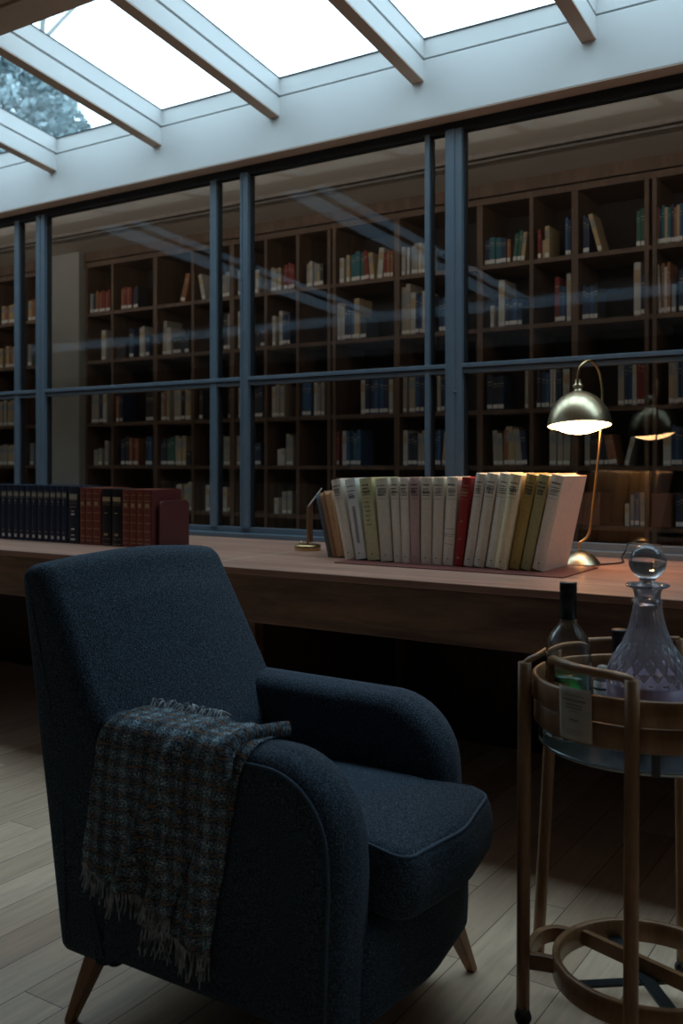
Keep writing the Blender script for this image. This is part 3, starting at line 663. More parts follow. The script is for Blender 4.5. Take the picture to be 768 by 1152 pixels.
# ---- small brass stand
p = atZ(346, 619, DZ)
r = tag(empty('note_stand', (p.x, p.y, DZ)), 'small brass stand with a folded brown card, left of the leaning folders', 'stand')
b = MB(); b.lathe([(0, .0003), (.048, .0003), (.050, .002), (.050, .017), (.046, .022), (.040, .0235), (.0, .0235)], 40); b.build('base', BRASSD, r)
YM = Matrix.Rotation(YAW, 4, 'Z')
b = MB(); b.obox(YM @ Matrix.Translation((0, 0, .095)), .009, .016, .150); b.build('upright', BRASSD, r, .001)
b = MB(); b.obox(YM @ Matrix.Translation((.012, .004, .105)), .016, .004, .150); b.build('brown_card', simple('brown_card', (.16, .07, .04, 1), .6), r)
b = MB(); b.obox(YM @ Matrix.Translation((.028, 0, .203)) @ Matrix.Rotation(radians(37), 4, 'Y'), .0045, .05, .084); b.build('folded_flap', simple('card_white', (.70, .66, .60, 1), .7), r, .001)
b = MB(); b.lathe([(0, 0), (.004, .001), (.005, .006), (.003, .010), (0, .011)], 12); b.build('knob', BRASS, r, loc=(-.026, -.005, .0235))

# ================================================================== BRASS READING LAMP
bp = atY(653, 3.06); bp.z = DZ
r = tag(empty('reading_lamp', (bp.x, bp.y, DZ)), 'brass reading lamp with a lit dome shade on a curved arm behind the books', 'lamp')
b = MB(); b.lathe([(0, .0003), (.064, .0003), (.066, .003), (.063, .007), (.057, .016), (.045, .029), (.030, .040), (.014, .047), (0, .049)], 56); b.build('base', BRASS, r)
ta = bp.y/ray(653)[1]
def lp(px, py, t): q = atT(px, py, t); return q-Vector((bp.x, bp.y, DZ))
T1 = 3.12; TS = 3.055
path = [(0, 0, .045), lp(651, 612, T1), lp(655, 608.5, T1), lp(660, 604, T1), lp(663.5, 594, T1), lp(666.5, 570, T1), lp(671, 530, T1), lp(675, 490, T1), lp(677, 458, T1), lp(677, 438, T1),
        lp(674, 420, T1-.01), lp(668, 409, T1-.03), lp(661, 406, T1-.05), lp(653, 412, TS), lp(650, 422, TS), lp(649.5, 432, TS)]
b = MB(); b.tube(smooth_path(path, 6), .0042, 12); b.build('arm', BRASSD, r)
sc = lp(651.5, 479, TS)
sh = MB(); R0 = .1
prof = [(.100, 0), (.0995, .012), (.096, .030), (.088, .052), (.074, .074), (.056, .092), (.036, .104), (.020, .110), (.013, .113), (.013, .124), (.017, .126), (.017, .131), (.011, .135), (.009, .150), (.0, .151)]
sh.lathe(prof, 64)
inner = [(.099, 0), (.0975, .012), (.094, .029), (.086, .050), (.072, .072), (.054, .089), (.034, .100), (.0, .104)]
sh.lathe([(a, c) for a, c in inner][::-1], 64, mi=1)
sh.lathe([(.0985, 0), (.1, -.001), (.1012, .0005), (.1, .002)], 64, mi=0)
so = sh.build('lamp_shade', [BRASS, simple('shade_lining', (.85, .72, .5, 1), .4)], r, loc=sc)
tilt = radians(-7.5); so.rotation_euler = Matrix.Rotation(tilt, 4, Vector((RT[0], RT[1], 0))).to_euler() 
BULB = emis('lamp_diffuser_glow', (1.0, .50, .21, 1), 27.0)
bb = MB(); bb.lathe([(0, -.026), (.02, -.0247), (.04, -.0207), (.058, -.0145), (.075, -.0062), (.087, .0), (.0945, .004), (.088, .010), (0, .012)], 48)
do = bb.build('diffuser', BULB, r, loc=sc); do.rotation_euler = so.rotation_euler
b = MB(); b.tube(smooth_path([(.06, .01, .004), (.10, .12, .004), Vector((atY(699, 3.33).x-bp.x, 3.33-bp.y, .006)), Vector((atY(703, 3.335).x-bp.x, 3.337-bp.y, .028)), Vector((atY(706, 3.36).x-bp.x, 3.362-bp.y, .050)), Vector((atY(716, 3.37).x-bp.x, 3.368-bp.y, .052)),
        Vector((atY(745, 3.37).x-bp.x, 3.368-bp.y, .050))], 8), .0028, 8); b.build('power_cord', BLACK, r)

# ================================================================== ARMCHAIR
CX, CY = -1.138, 1.565
chair = tag(empty('armchair', (CX, CY, 0)), 'navy wool armchair with a loose seat cushion and tapered wooden legs', 'armchair')
def resample(pts, step=.02):
    out = []; n = len(pts)
    for i in range(n):
        a = Vector(pts[i]); c = Vector(pts[(i+1) % n]); k = max(1, int((c-a).length/step))
        out += [a.lerp(c, j/k) for j in range(k)]
    return out
def round_poly(pts, rad, n=8):
    out = []; m = len(pts)
    for i in range(m):
        p = Vector(pts[i]); a = Vector(pts[i-1]); c = Vector(pts[(i+1) % m]); r_ = rad[i]
        if r_ <= 0: out.append(p); continue
        d1 = (a-p).normalized(); d2 = (c-p).normalized()
        ang = d1.angle(d2); L = r_/math.tan(ang/2)
        q1 = p+d1*L; q2 = p+d2*L; cen = p+(d1+d2).normalized()*(r_/sin(ang/2))
        a1 = atan2(q1.y-cen.y, q1.x-cen.x); a2 = atan2(q2.y-cen.y, q2.x-cen.x); da = (a2-a1+pi) % (2*pi)-pi
        out += [Vector((cen.x+r_*cos(a1+da*k/n), cen.y+r_*sin(a1+da*k/n))) for k in range(n+1)]
    return out
def pillow_extrude(prof, w0, w1, bev, fn, seg=6, crown=0.0, name='part', mat=None, parent=None):
    """prof: closed 2D outline (ccw) ; extruded from w0..w1 with rounded edges; fn maps (a,b,w)->xyz"""
    P = prof; n = len(P); cen = sum((Vector(p) for p in P), Vector((0, 0)))/n
    nr = []
    for i in range(n):
        t = (P[(i+1) % n]-P[i-1]).normalized(); nr.append(Vector((t.y, -t.x)))
    rings = []
    def ring(off, w): rings.append([fn(P[i].x-nr[i].x*off, P[i].y-nr[i].y*off, w) for i in range(n)])
    for k in range(seg+1):
        a = pi/2*k/seg; ring(bev*(1-sin(a)), w0+bev*(1-cos(a)))
    mid = 5
    for k in range(1, mid): ring(-crown*sin(pi*k/mid), w0+bev+(w1-w0-2*bev)*k/mid)
    for k in range(seg, -1, -1):
        a = pi/2*k/seg; ring(bev*(1-sin(a)), w1-bev*(1-cos(a)))
    b = MB(); b.grid(rings, True, False, 0, True)
    # caps: shrink towards the centre in rings
    for side, w in ((0, w0), (1, w1)):
        rr = []
        for s in (1, .8, .55, .3, .1):
            rr.append([fn(cen.x+(P[i].x-nr[i].x*bev-cen.x)*s, cen.y+(P[i].y-nr[i].y*bev-cen.y)*s, w+(-1 if side == 0 else 1)*crown*.6*(1-s*s)) for i in range(n)])
        b.grid(rr, True, False, 0, True, cap1=True)
    return b
def weld(o):
    import bmesh
    bm = bmesh.new(); bm.from_mesh(o.data); bmesh.ops.remove_doubles(bm, verts=bm.verts, dist=.0004); bmesh.ops.recalc_face_normals(bm, faces=bm.faces); bm.to_mesh(o.data); bm.free()
    for p in o.data.polygons: p.use_smooth = True
HW = .292
# arms: outline in x-z, extruded in y
AP = {-1: (-.24, .312, .594), 1: (-.27, .262, .594)}
for s in (-1, 1):
    xb, xf, zt = AP[s]
    pts = [(xb, .135), (xf, .135), (xf-.0, zt-.10), (xf-.035, zt-.0), (xb, zt+.004)]
    prof = resample(round_poly(pts, [.02, .02, .16, .085, .0], 10), .02)
    pts = [(xb, .135), (xf-.01, .135), (xf, .40), (xf-.012, zt), (xb, zt+.004)]
    prof = resample(round_poly(pts, [.01, .02, .05, .15, .0], 12), .02)
    y0, y1 = (-HW, -HW+.125) if s < 0 else (HW-.125, HW)
    b = pillow_extrude(prof, y0, y1, .042, lambda a, c, w: (a, w, c), crown=.003)
    arm = b.build('arm', CHAIRF, chair); weld(arm)
    # piping line following the outer face outline
    nrm = []; n = len(prof); yy = (y0+.0045) if s < 0 else (y1-.0045); line = []
    for i in range(n):
        t = (prof[(i+1) % n]-prof[i-1]).normalized(); off = .022
        q = prof[i]-Vector((t.y, -t.x))*off
        if (prof[i].x > xb+.01) and prof[i].y > .15: line.append((q.x, yy, q.y))
    pb = MB(); pb.tube(line, .0032, 8); pb.build('piping', PIPE, arm)
# back: outline in x-z (side view), extruded in y with narrowing + crown at the top
pts = [(-.345, .125), (-.20, .125), (-.185, .50), (-.382, .884), (-.460, .878), (-.405, .5)]
prof = resample(round_poly(pts, [.03, .01, .12, .045, .030, .3], 8), .02)
def backfn(a, c, w):
    k = max(0, (c-.45)/.42); yy = w*(1+.02*k) if w < 0 else w*(.93-.085*k); q = w/HW
    cc = c+(.012*(1-q*q))*max(0, k)-.004*k
    aa = a+(.012*(1-q*q) if a > -.34+.0*c else -.0)*max(0, min(1, (c-.2)*3))
    return (aa, yy, cc)
b = pillow_extrude(prof, -HW, HW, .034, backfn, crown=.005)
back = b.build('backrest', CHAIRF, chair); weld(back)
# base rail under the cushion
pts = [(-.30, -.172), (.300, -.172), (.335, 0), (.300, .172), (-.30, .172)]
prof = resample(round_poly([(-.28, -.235), (.315, -.235), (.335, 0), (.300, .235), (-.28, .235)], [.02, .06, .3, .06, .02], 8), .03)
b = pillow_extrude(prof, .135, .315, .03, lambda a, c, w: (a-.0*(w), c, w), crown=.002)
o = b.build('seat_base', CHAIRF, chair); weld(o)
# seat cushion : plan outline, T front
pts = [(-.22, -.166), (.270, -.168), (.272, -.168), (.375, -.185), (.398, .02), (.375, .225), (.272, .225), (.268, .168), (-.22, .166)]
pts = [(-.16, -.166), (.365, -.166), (.388, .03), (.352, .222), (.285, .222), (.275, .168), (-.16, .166)]
prof = resample(round_poly(pts, [.02, .045, .25, .045, .02, .015, .02], 8), .02)
def seatfn(a, c, w):
    d = max(0, 1-((c-.03)/.24)**2)*max(0, 1-((a-.10)/.34)**2)
    top = (w-.30)/.135
    return (a, c, w+.022*d*top-.030*max(0, (a-.2)/.2)**2*top)
b = pillow_extrude(prof, .305, .435, .028, seatfn, crown=.006)
cush = b.build('seat_cushion', CHAIRF, chair); weld(cush)
n = len(prof)
for wz in (.433, .318):
    line = []
    for i in range(n):
        t = (prof[(i+1) % n]-prof[i-1]).normalized(); q = prof[i]-Vector((t.y, -t.x))*(.010 if wz > .4 else .012)
        line.append(seatfn(q.x, q.y, wz-.006 if wz > .4 else wz))
    line.append(line[0]); pb = MB(); pb.tube(line, .0036, 8, cap=False); pb.build('piping', PIPE, cush)
def leg(x0, y0, x1, y1):
    b = MB(); rows = []
    for k in range(7):
        f = k/6; cx = x0+(x1-x0)*f; cy = y0+(y1-y0)*f; z = .16*(1-f); h = .026*(1-f)+.0125*f
        rows.append([(cx+h*cos(a)*(1.15), cy+h*sin(a)*1.15, z) for a in [pi/4+pi/2*j for j in range(4)]])
    b.grid(rows, True, False, 0, False, True, True); b.build('leg', LEGW, chair, .004)
leg(-.268, -.235, -.312, -.285); leg(-.268, .235, -.312, .285); leg(.240, .228, .262, .308); leg(.248, -.228, .272, -.30)

# ================================================================== TWEED THROW
thr = tag(empty('throw_blanket', (CX, CY, 0)), 'grey blue tweed throw with fringed ends draped over the near chair arm', 'blanket')
zt = .594
def drape(v, off):
    """path across the arm: v metres from the inner start; returns (y,z,ny,nz)"""
    yo, yi = -HW-.002-off, -HW+.117; R = .042+off
    top = zt+.003+off
    flat = (yi)-(-HW+.042)                                      # flat length on top
    if v < flat: return (yi-v, top-.001, 0, 1)
    v2 = v-flat; arc = R*pi/2
    if v2 < arc:
        a = v2/R; return (-HW+.042-R*sin(a), top-R+R*cos(a), -sin(a), cos(a))
    v3 = v2-arc; return (yo, top-R-v3, -1, 0)
def throw_sheet(x_tl, x_tr, x_bl, x_br, lenL, lenR, off, folds, nu=70, nv=90, v0=0, seed=0):
    rows = []; uvs = []
    for j in range(nv+1):
        row = []
        for i in range(nu+1):
            u = i/nu; Lm = lenL+(lenR-lenL)*u; v = v0+(Lm-v0)*j/nv
            y, z, ny, nz = drape(v, off)
            hang = max(0, v-.10)/.35
            x = (x_tl+(x_tr-x_tl)*u)*(1-min(1, hang))+(x_bl+(x_br-x_bl)*u)*min(1, hang)
            d = .0015*sin(60*v+9*u+seed)+.0015*sin(40*u+7*v)
            for (uc, us, wd, hgt) in folds:
                cc = uc+us*min(1, hang); d += hgt*math.exp(-((u-cc)/wd)**2)*(.25+.75*min(1, hang*1.6))
            d += .010*min(1, hang)*(1+sin(7*u+seed))*.5
            row.append((x, y+ny*abs(d), z+nz*abs(d)+.0)); uvs.append((x, v))
        rows.append(row)
    return rows, uvs
b = MB(); b.uv = []
r1, u1 = throw_sheet(-.215, .095, -.272, -.045, .375, .425, .004, [(.62, -.16, .07, .030), (.88, -.15, .05, .014), (.25, -.05, .10, .008)], seed=0)
b.grid(r1, mi=0); b.uv += u1
r2, u2 = throw_sheet(-.05, .125, -.10, .055, .445, .465, .0015, [(.8, -.1, .12, .010)], nu=40, seed=2)
b.grid(r2, mi=0); b.uv += u2
# rolled folded edge on the right over the arm
rl = []; 
for k in range(26):
    v = .0+.17*k/25; y, z, ny, nz = drape(v, .012); rl.append((.128-.035*(k/25)-.02*sin(pi*k/25), y, z))
o0 = len(b.v); b.tube(rl, .0115, 12); b.uv += [(.12+.003*(q % 12), .01*(q//12)) for q in range(len(b.v)-o0)]
o = b.build('blanket_cloth', TWEED, thr)
md = o.modifiers.new('s', 'SOLIDIFY'); md.thickness = .0035; md.offset = 0
fr = MB(); rn = random.Random(5)
def strand(p, dirn, L):
    pts = [Vector(p)]; d = Vector(dirn)
    for k in range(6):
        d = (d+Vector((rn.uniform(-.22, .22), rn.uniform(-.10, .03), rn.uniform(-.1, .1)))).normalized(); pts.append(pts[-1]+d*L/6)
    pts = [Vector((q.x, min(q.y, -HW-.006) if q.z < .5 else q.y, q.z)) for q in pts]
    fr.tube(smooth_path(pts, 3), lambda f: .0019*(1-.4*f), 5)
for i in range(0, 71, 1): strand(r1[-1][i], (rn.uniform(-.2, .2), -.06, -1), rn.uniform(.028, .048))
for i in range(0, 41, 1): strand(r2[-1][i], (rn.uniform(-.2, .2), -.06, -1), rn.uniform(.035, .06))
for i in range(2, 44, 2):
    q = Vector(r1[0][i]); pts = [q, q+Vector((rn.uniform(-.006, .006), .010, .008)), q+Vector((rn.uniform(-.01, .01), .017, rn.uniform(.004, .014))), q+Vector((rn.uniform(-.014, .014), .024, rn.uniform(-.006, .008)))]
    fr.tube(smooth_path(pts, 3), .0017, 5)
f = fr.build('fringe', YARN, thr); f['kind'] = 'stuff'

# ================================================================== BAR CART
TC = Vector((-.504, 1.853, 0))
cart = tag(empty('bar_cart', (TC.x, TC.y, 0)), 'round bentwood bar cart with slim legs and curved handles beside the armchair', 'bar cart')
L0 = lambda v: Vector(v)-TC
b = MB(); b.ring((0, 0), .203, .213, .631, .677); b.build('tray_hoop', CARTW, cart)
b = MB(); b.ring((0, 0), .199, .2095, .586, .629); b.build('tray_hoop', CARTW, cart)
b = MB(); b.lathe([(0, .546), (.196, .546), (.200, .549), (.200, .555), (.197, .552), (0, .552)], 72); b.build('tray_plate', STEEL, cart)
for a in (20, 110, 200, 290):
    b = MB(); b.obox(Matrix.Rotation(radians(a), 4, 'Z') @ Matrix.Translation((.196, 0, .572)), .008, .014, .055); b.build('plate_bracket', METALD, cart)
b = MB(); b.ring((0, 0), .160, .1745, .090, .135); b.build('lower_ring', CARTW, cart)
legs = {'A': (atZ(590, 745, .700), atZ(588, 1132, .035)), 'B': (atT(619, 760, 1.99), atT(604, 1086, 2.03)), 'C': (atZ(711, 765, .713), atT(713, 1215, 1.60)), 'D': (atZ(764, 719, .712), None)}
legs['C'] = (legs['C'][0], Vector((legs['C'][0].x-.0, legs['C'][0].y-.012, .035)))
legs['D'] = (legs['D'][0], Vector((legs['D'][0].x+.004, legs['D'][0].y+.012, .035)))
legs['B'] = (Vector((-.715, 1.935, .70)), Vector((-.762, 1.962, .035)))
legs['E'] = (TC+Vector((.225, -.08, .70)), TC+Vector((.232, -.08, .035)))
for k, (tp, bt) in legs.items():
    b = MB(); b.tube([L0(tp).lerp(L0(bt), i/6) for i in range(7)], lambda f: .0128, 16)
    lg = b.build('leg', CARTW, cart)
    c = MB(); q = L0(bt); c.box(q.x-.010, q.x+.010, q.y-.011, q.y+.011, .022, .040); c.build('caster_fork', METALD, lg, .002)
    w = MB(); w.lathe([(0, -.009), (.014, -.009), (.016, -.006), (.016, .006), (.014, .009), (0, .009)], 24); wo = w.build('caster_wheel', BLACK, lg, loc=(q.x, q.y, .0163)); wo.rotation_euler = (pi/2, 0, radians(30))
cp = L0(legs['C'][0]); ap = L0(legs['A'][0]); dp = L0(legs['D'][0]); bp2 = L0(legs['B'][0])
h1 = [cp+Vector((0, 0, -.006)), cp+Vector((-.006, .002, .0)), L0(atZ(690, 760, .713)), L0(atZ(668, 756, .714)), L0(atZ(648, 751.5, .715)), L0(atZ(631, 745.5, .716)), L0(atZ(622.5, 742.5, .712)), L0(atZ(620, 745, .700)), L0(atZ(620, 745, .700))+Vector((0, 0, -.03)), L0(atZ(620, 745, .700))+Vector((-.002, 0, -.065))]
h1[-1] = Vector((h1[-1].x, h1[-1].y, .64))
b = MB(); b.tube(smooth_path(h1, 6), .0082, 14); b.build('handle', CARTW, cart)
h2 = [ap+Vector((0, 0, -.004)), ap+Vector((.006, .01, .004)), L0(atZ(604, 738, .708)), L0(atZ(622, 728, .711)), L0(atZ(650, 722, .713)), L0(atZ(690, 719.5, .713)), L0(atZ(730, 718.5, .713)), dp+Vector((0, 0, 0))]
b = MB(); b.tube(smooth_path(h2, 6), .0062, 12); b.build('handle', CARTW, cart)
# half-ring foot rail joining the left legs to the lower ring
for pts in ([L0(atZ(592, 1078, .115)), L0(atZ(597, 1066, .115)), L0(atZ(606, 1055, .115)), L0(atZ(620, 1050, .115)), L0(atZ(634, 1051, .115)), L0(atZ(646, 1056, .115))],
            [L0(atZ(592, 1080, .115)), L0(atZ(608, 1082, .115)), L0(atZ(628, 1086, .115))]):
    P = smooth_path(pts, 5); rows = []
    for i, p_ in enumerate(P):
        d = (P[min(i+1, len(P)-1)]-P[max(i-1, 0)]).normalized(); s_ = Vector((d.y, -d.x, 0))*.0075
        rows.append([p_+s_+Vector((0, 0, -.015)), p_-s_+Vector((0, 0, -.015)), p_-s_+Vector((0, 0, .015)), p_+s_+Vector((0, 0, .015))])
    b = MB(); b.grid(rows, True, False, 0, False, True, True); b.build('foot_rail', CARTW, cart, .002)
b = MB()
b.obox(Matrix.Rotation(radians(38), 4, 'Z') @ Matrix.Translation((0, 0, .094)), .325, .022, .005)
b.build('cross_strap', METALD, cart)
b = MB(); b.obox(Matrix.Rotation(radians(128), 4, 'Z') @ Matrix.Translation((0, 0, .099)), .325, .026, .005); b.build('cross_strap', METALD, cart)
b = MB(); b.obox(Matrix.Rotation(radians(-18), 4, 'Z') @ Matrix.Translation((.0, .02, .112)), .318, .012, .028); b.build('cross_bar', CARTW, cart)
# hanging paper tag: curved sheet on the outside of the hoops
b = MB(); rows = []; nT = 12; Rt = .2155
qa = L0(atT(630, 800, 1.66)); a0 = atan2(-.19, -.10)
def angpx(px):   # angle on the front of the hoop seen at px
    best = None
    for k in range(220, 400):
        a = radians(k*.5+90+ -0); p_ = TC+Vector((Rt*cos(a), Rt*sin(a), 0)); f_ = FW[0]*p_.x+FW[1]*p_.y; x_ = 384+FPX*(RT[0]*p_.x+RT[1]*p_.y)/f_
        if f_ < 1.80 and (best is None or abs(x_-px) < best[0]): best = (abs(x_-px), a)
    return best[1]
aL, aR = angpx(629.5), angpx(665.5)
for j in range(9):
    z = .684-.092*j/8
    rows.append([((Rt+.0006)*cos(aL+(aR-aL)*(i/nT)+.012*j/8), (Rt+.0006)*sin(aL+(aR-aL)*(i/nT)+.012*j/8), z) for i in range(nT+1)])
b.grid(rows, mi=0)
def tagpt(u, v, o=.0022): a = aL+(aR-aL)*u+.012*v; return ((Rt+o)*cos(a), (Rt+o)*sin(a), .684-.092*v)
rt = random.Random(11)
for v, h, x0, x1 in ((.14, .012, .2, .8), (.22, .035, .14, .84), (.31, .028, .25, .72), (.37, .032, .25, .72), (.44, .015, .38, .62), (.60, .03, .35, .62), (.65, .012, .42, .56), (.80, .010, .25, .75), (.85, .010, .25, .72), (.895, .010, .3, .6)):
    x = x0
    while x < x1:
        l = rt.uniform(.03, .11); e = min(x+l, x1)
        b.add([tagpt(x, v), tagpt(e, v), tagpt(e, v+h*.8), tagpt(x, v+h*.8)], [(0, 1, 2, 3)], 1); x = e+.02
TAGP = simple('tag_paper', (.50, .44, .36, 1), .8); PRINT = simple('tag_print', (.16, .14, .13, 1), .8)
o = b.build('paper_tag', [TAGP, PRINT], None, loc=TC); tag(o, 'printed paper tag hanging on the hoop of the bar cart', 'tag')
md = o.modifiers.new('s', 'SOLIDIFY'); md.thickness = .0005

# ---- clear bottle
TZ = .5525
bq = atT(639, 700, 1.86)
S = 1.86/1080
r = tag(empty('glass_bottle', (bq.x, bq.y, TZ)), 'tall clear glass bottle with a black cap and a little green liquid', 'bottle')
prof = [(0, .006), (.020, .003), (.038, .0005), (.0425, .004), (.0435, .012), (.0435, .155), (.0425, .172), (.0385, .190), (.031, .203), (.021, .214), (.0165, .222), (.0155, .235), (.0155, .262)]
inn = [(.0125, .262), (.0125, .236), (.0140, .222), (.019, .211), (.029, .200), (.036, .188), (.040, .171), (.041, .155), (.041, .016), (.036, .010), (0, .012)]
b = MB(); b.lathe(prof+inn, 48); b.build('bottle_glass', GLASS, r)
b = MB(); b.lathe([(0, .0125), (.035, .0105), (.0405, .0165), (.0405, .118), (0, .118)], 40); b.build('liquid', GREENL, r)
b = MB(); b.lathe([(0, .299), (.0155, .299), (.0165, .297), (.0165, .282), (.0160, .281), (.0163, .280), (.0163, .228), (.0157, .228)], 32); b.build('cap', BLACK, r)
b = MB(); rows = [[(.0440*cos(a), .0440*sin(a), z) for a in [radians(200+8*k) for k in range(12)]] for z in (.05, .112)]; b.grid(rows)
b.build('label', simple('bottle_label_yellow', (.50, .42, .20, 1), .7), r)
# ---- crystal decanter
dq = atT(728, 700, 1.80)
r = tag(empty('decanter', (dq.x, dq.y, TZ)), 'cut crystal decanter with a ball stopper and pale lilac liquid', 'decanter')
k = 1.80/1080
def dz(y): return EYE-(y-HOR)*k-TZ
def cut(rr, z, a):
    H_ = z
    zn = dz(722)
    if rr < .021 or z > dz(681): return rr
    if z > zn: return rr*(1+.055*abs(sin(13*a+9*(z-zn)*6)))
    if z > dz(763):
        s1_ = abs(sin(9*a+95*(z-zn))); s2_ = abs(sin(9*a-95*(z-zn))); return rr*(1-.075*(1-min(s1_, s2_))**3+.01)
    return rr
pp = [(0, .004), (.060, .002), (.070, .006), (.0735, .03), (.0735, dz(770)), (.0735, dz(763))]
outl = [(44.2, 762), (43.8, 757), (42.5, 750), (40.8, 745), (38.5, 740), (35.5, 735), (32.5, 730), (29, 725.5), (26, 721), (23.2, 715), (20.5, 708), (18.3, 700), (16.6, 692), (15.4, 684), (14.6, 680)]
import itertools
dense = []
for (ra, ya), (rb, yb) in zip(outl, outl[1:]):
    for q in range(4): dense.append(((ra+(rb-ra)*q/4)*k, dz(ya+(yb-ya)*q/4)))
pp += dense+[(14.6*k, dz(679)), (16.5*k, dz(678)), (17*k, dz(676.5)), (16.5*k, dz(675)), (14.2*k, dz(674)), (14.5*k, dz(667)), (16.5*k, dz(662)), (23.5*k, dz(659.5)), (24.5*k, dz(658)), (23*k, dz(657)), (15*k, dz(658.5)), (11*k, dz(664)), (10.5*k, dz(680))]
inn = [(15*k, dz(700)), (22*k, dz(722)), (34*k, dz(742)), (38.5*k, dz(762)), (39.5*k, dz(775)), (.063, .04), (.058, .018), (0, .016)]
b = MB(); b.lathe(pp+inn, 144, fn=lambda rr, z, a: cut(rr, z, a)); b.build('decanter_body', CRYSTAL, r)
b = MB(); b.lathe([(0, .0175), (.056, .0192), (.0745*.985, .030), (.0742, .060), (.0742, dz(768)), (0, dz(768))], 64); b.build('liquid', LILAC, r)
sb = MB(); zc_ = dz(632); Rb = 20.2*k
prof = [(0, dz(676)), (8.5*k, dz(676)), (10*k, dz(664)), (5.5*k, dz(658)), (5.5*k, dz(655)), (9*k, dz(652.5))]+[(Rb*sin(a), zc_-Rb*cos(a)*.98) for a in [radians(25+155*q/26) for q in range(27)]]
sb.lathe(prof, 96, fn=lambda rr, z, a: rr*(1+(.025*abs(sin(10*a)) if zc_-.9*Rb < z < zc_+.25*Rb else 0))); sb.build('stopper', CRYSTAL, r)
# ---- short bottle with black cap
q = atT(697, 720, 1.965)
r = tag(empty('glass_bottle', (q.x, q.y, TZ)), 'short bottle with a ribbed black cap standing behind the decanter', 'bottle')
b = MB(); b.lathe([(0, .001), (.030, .001), (.034, .006), (.034, .085), (.030, .103), (.018, .118), (.0145, .125), (.0145, .150), (.012, .150), (.012, .125), (.016, .116), (.028, .101), (.0315, .084), (.0315, .01), (0, .008)], 40); b.build('bottle_glass', GLASS, r)
b = MB(); b.lathe([(0, dz(0)*0+.189), (.016, .189), (.017, .187), (.017, .176), (.0162, .175), (.0165, .174)]+[(.0165-.0006*(j % 2), .172-.004*j) for j in range(12)]+[(.0155, .124)], 36); b.build('cap', BLACK, r)
b = MB(); rows = [[(.0345*cos(a), .0345*sin(a), z) for a in [radians(190+10*k_) for k_ in range(14)]] for z in (.02, .075)]; b.grid(rows); b.build('label', LABELW, r)
# ---- small jar
q = atT(678, 750, 1.90)
r = tag(empty('small_jar', (q.x, q.y, TZ)), 'small jar with a grey domed lid and white label behind the tall bottle', 'jar')
b = MB(); b.lathe([(0, .0005), (.016, .0005), (.018, .003), (.018, .096), (.014, .100), (0, .100)], 32); b.build('jar_body', LABELW, r)
b = MB(); b.lathe([(.0155, .099), (.0155, .112), (.014, .122), (.009, .1285), (0, .130)], 32); b.build('lid', simple('grey_lid', (.22, .20, .18, 1), .4), r)
b = MB()
for z in (.070, .083): b.lathe([(.0182, z), (.0186, z), (.0186, z+.004), (.0182, z+.004)], 32)
b.build('label_print', INK, r)

# ================================================================== OUTSIDE
b = MB(); b.box(-30, 14, 5.8, 32, -.4, -.05); struct(b.build('ground', simple('lawn_ground', (.10, .12, .08, 1), .9)))
FOL = simple('hazed_conifer_foliage', (.24, .31, .33, 1), .8, noise=.35, nscale=1.5); BARK = simple('bark', (.20, .19, .185, 1), .9)  # pale blue-grey: haze mixed into the foliage colour
def foliage_tree(x, y, h, rad, lab, seed, n=9000):
    rr = random.Random(seed); t = tag(empty('evergreen_tree', (x, y, -.05)), lab, 'tree', 'evergreens beyond the skylight')
    b = MB(); b.tube([(0, 0, 0), (.05, 0, h*.5), (0, 0, h*.95)], lambda f: .22*(1-f)+.03, 8); b.build('trunk', BARK, t)
    b = MB()
    for _ in range(n):
        f = rr.random()**.8; z = h*(.35+.65*f); R_ = rad*(1-f)**.6*(.6+.4*rr.random()) + .1; a = rr.uniform(0, 2*pi)
        c = Vector((R_*cos(a), R_*sin(a), z+rr.uniform(-.2, .2))); s = rr.uniform(.05, .12)
        d1 = Vector((rr.uniform(-1, 1), rr.uniform(-1, 1), rr.uniform(-.6, .6))).normalized()*s; d2 = d1.cross(Vector((rr.uniform(-1, 1), rr.uniform(-1, 1), 1))).normalized()*s*.6
        b.add([c-d1, c-d2, c+d1, c+d2], [(0, 1, 2, 3)])
    b.build('foliage', FOL, t)
foliage_tree(-15.7, 12.2, 9.4, 3.4, 'big hazy evergreen filling the left skylight pane', 1, 20000)
bt = tag(empty('bare_tree', (-21.5, 19.5, -.05)), 'leafless tree with thin branches seen through the upper left skylight pane', 'tree')
b = MB(); rb = random.Random(9)
def branch(p, d, L, rad, depth):
    pts = [p]; dd = d.copy()
    for _ in range(5):
        dd = (dd+Vector((rb.uniform(-.16, .16), rb.uniform(-.16, .16), rb.uniform(-.05, .12)))).normalized(); pts.append(pts[-1]+dd*L/5)
    b.tube(pts, lambda f: rad*(1-.45*f), 6 if depth < 2 else 4, cap=False)
    if depth >= 5: return
    for k_ in range(3 if depth < 4 else 2):
        q_ = pts[2+k_ % 4] if k_ else pts[-1]
        nd = (dd+Vector((rb.uniform(-.9, .9), rb.uniform(-.9, .9), rb.uniform(-.2, .5)))).normalized(); branch(q_, nd, L*rb.uniform(.62, .8), rad*.55, depth+1)
branch(Vector((0, 0, 0)), Vector((.02, 0, 1)), 10.5, .24, 0)
b.build('branches', BARK, bt)

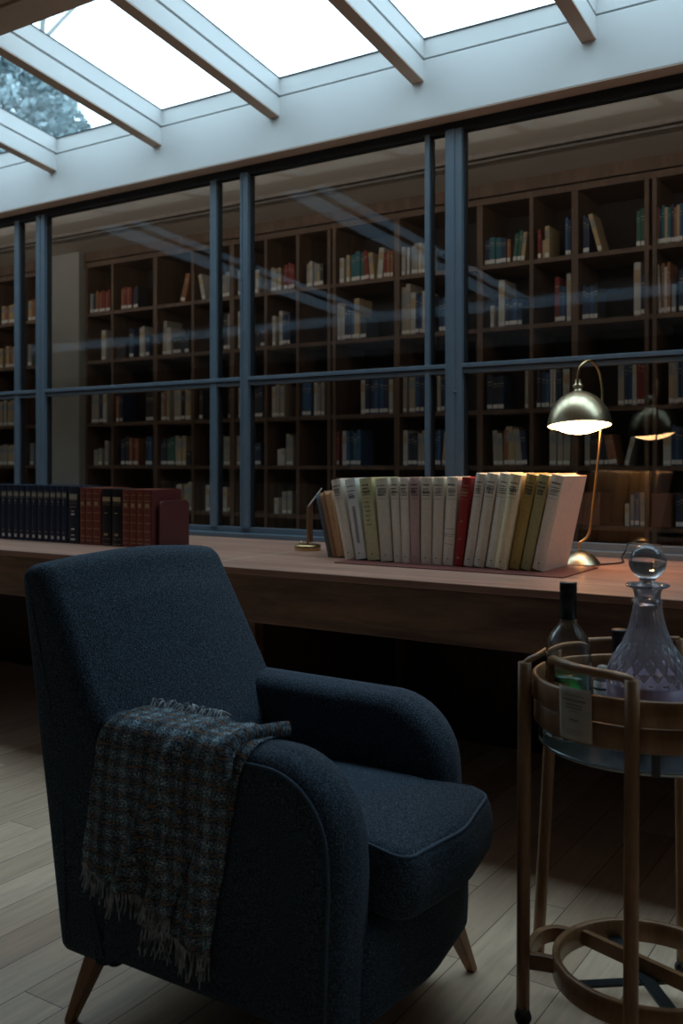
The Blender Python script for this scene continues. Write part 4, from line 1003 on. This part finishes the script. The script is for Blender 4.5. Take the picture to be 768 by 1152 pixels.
# ================================================================== LIGHT
w = bpy.data.worlds.new('sky'); SC.world = w; w.use_nodes = True; nt = w.node_tree; nt.nodes.clear()
o = nt.nodes.new('ShaderNodeOutputWorld'); bg = nt.nodes.new('ShaderNodeBackground')
tc = nt.nodes.new('ShaderNodeTexCoord'); nz = nt.nodes.new('ShaderNodeTexNoise'); nz.inputs['Scale'].default_value = 2.2; nz.inputs['Detail'].default_value = 3
nt.links.new(tc.outputs['Generated'], nz.inputs['Vector'])
rp = nt.nodes.new('ShaderNodeValToRGB'); rp.color_ramp.elements[0].position = .35; rp.color_ramp.elements[1].position = .7
rp.color_ramp.elements[0].color = (.57, .82, 1.0, 1); rp.color_ramp.elements[1].color = (.68, .88, 1.0, 1)
nt.links.new(nz.outputs['Fac'], rp.inputs['Fac']); nt.links.new(rp.outputs[0], bg.inputs['Color'])
bg.inputs['Strength'].default_value = 4.2; nt.links.new(bg.outputs[0], o.inputs[0])
pl = bpy.data.lights.new('sky_portal', 'AREA'); pl.shape = 'RECTANGLE'; pl.size = 11.5; pl.size_y = .98
po = bpy.data.objects.new('sky_portal', pl); COL.objects.link(po); po.location = (-3.2, 2.86, 2.92); po.rotation_euler = (-atan2(.148, 1), 0, 0)
try: pl.cycles.is_portal = True
except Exception as e: print('portal', e)
# added fill light hidden behind the window head, brightens the library
def area(name, loc, rot, sx, sy, power, col):
    l = bpy.data.lights.new(name, 'AREA'); l.shape = 'RECTANGLE'; l.size = sx; l.size_y = sy; l.energy = power; l.color = col
    ob = bpy.data.objects.new(name, l); COL.objects.link(ob); ob.location = loc; ob.rotation_euler = rot; return ob
area('library_fill_light', (-3.2, 3.56, 2.46), (radians(146), 0, 0), 12, .05, 34, (1, .90, .80))

# ================================================================== CAMERA
cam = bpy.data.cameras.new('camera'); co = bpy.data.objects.new('camera', cam); COL.objects.link(co)
co.location = (0, 0, EYE); co.rotation_euler = (pi/2, 0, YAW); cam.sensor_fit = 'HORIZONTAL'; cam.sensor_width = 36
cam.lens = FPX/768*36; cam.shift_y = -(576-HOR)/768; cam.clip_start = .05; cam.dof.use_dof = True; cam.dof.focus_distance = 2.4; cam.dof.aperture_fstop = 6.3; SC.camera = co
SC.view_settings.view_transform = 'Standard'; SC.view_settings.look = 'None'; SC.view_settings.gamma = 1; SC.view_settings.exposure = 0
SC.view_settings.use_curve_mapping = False
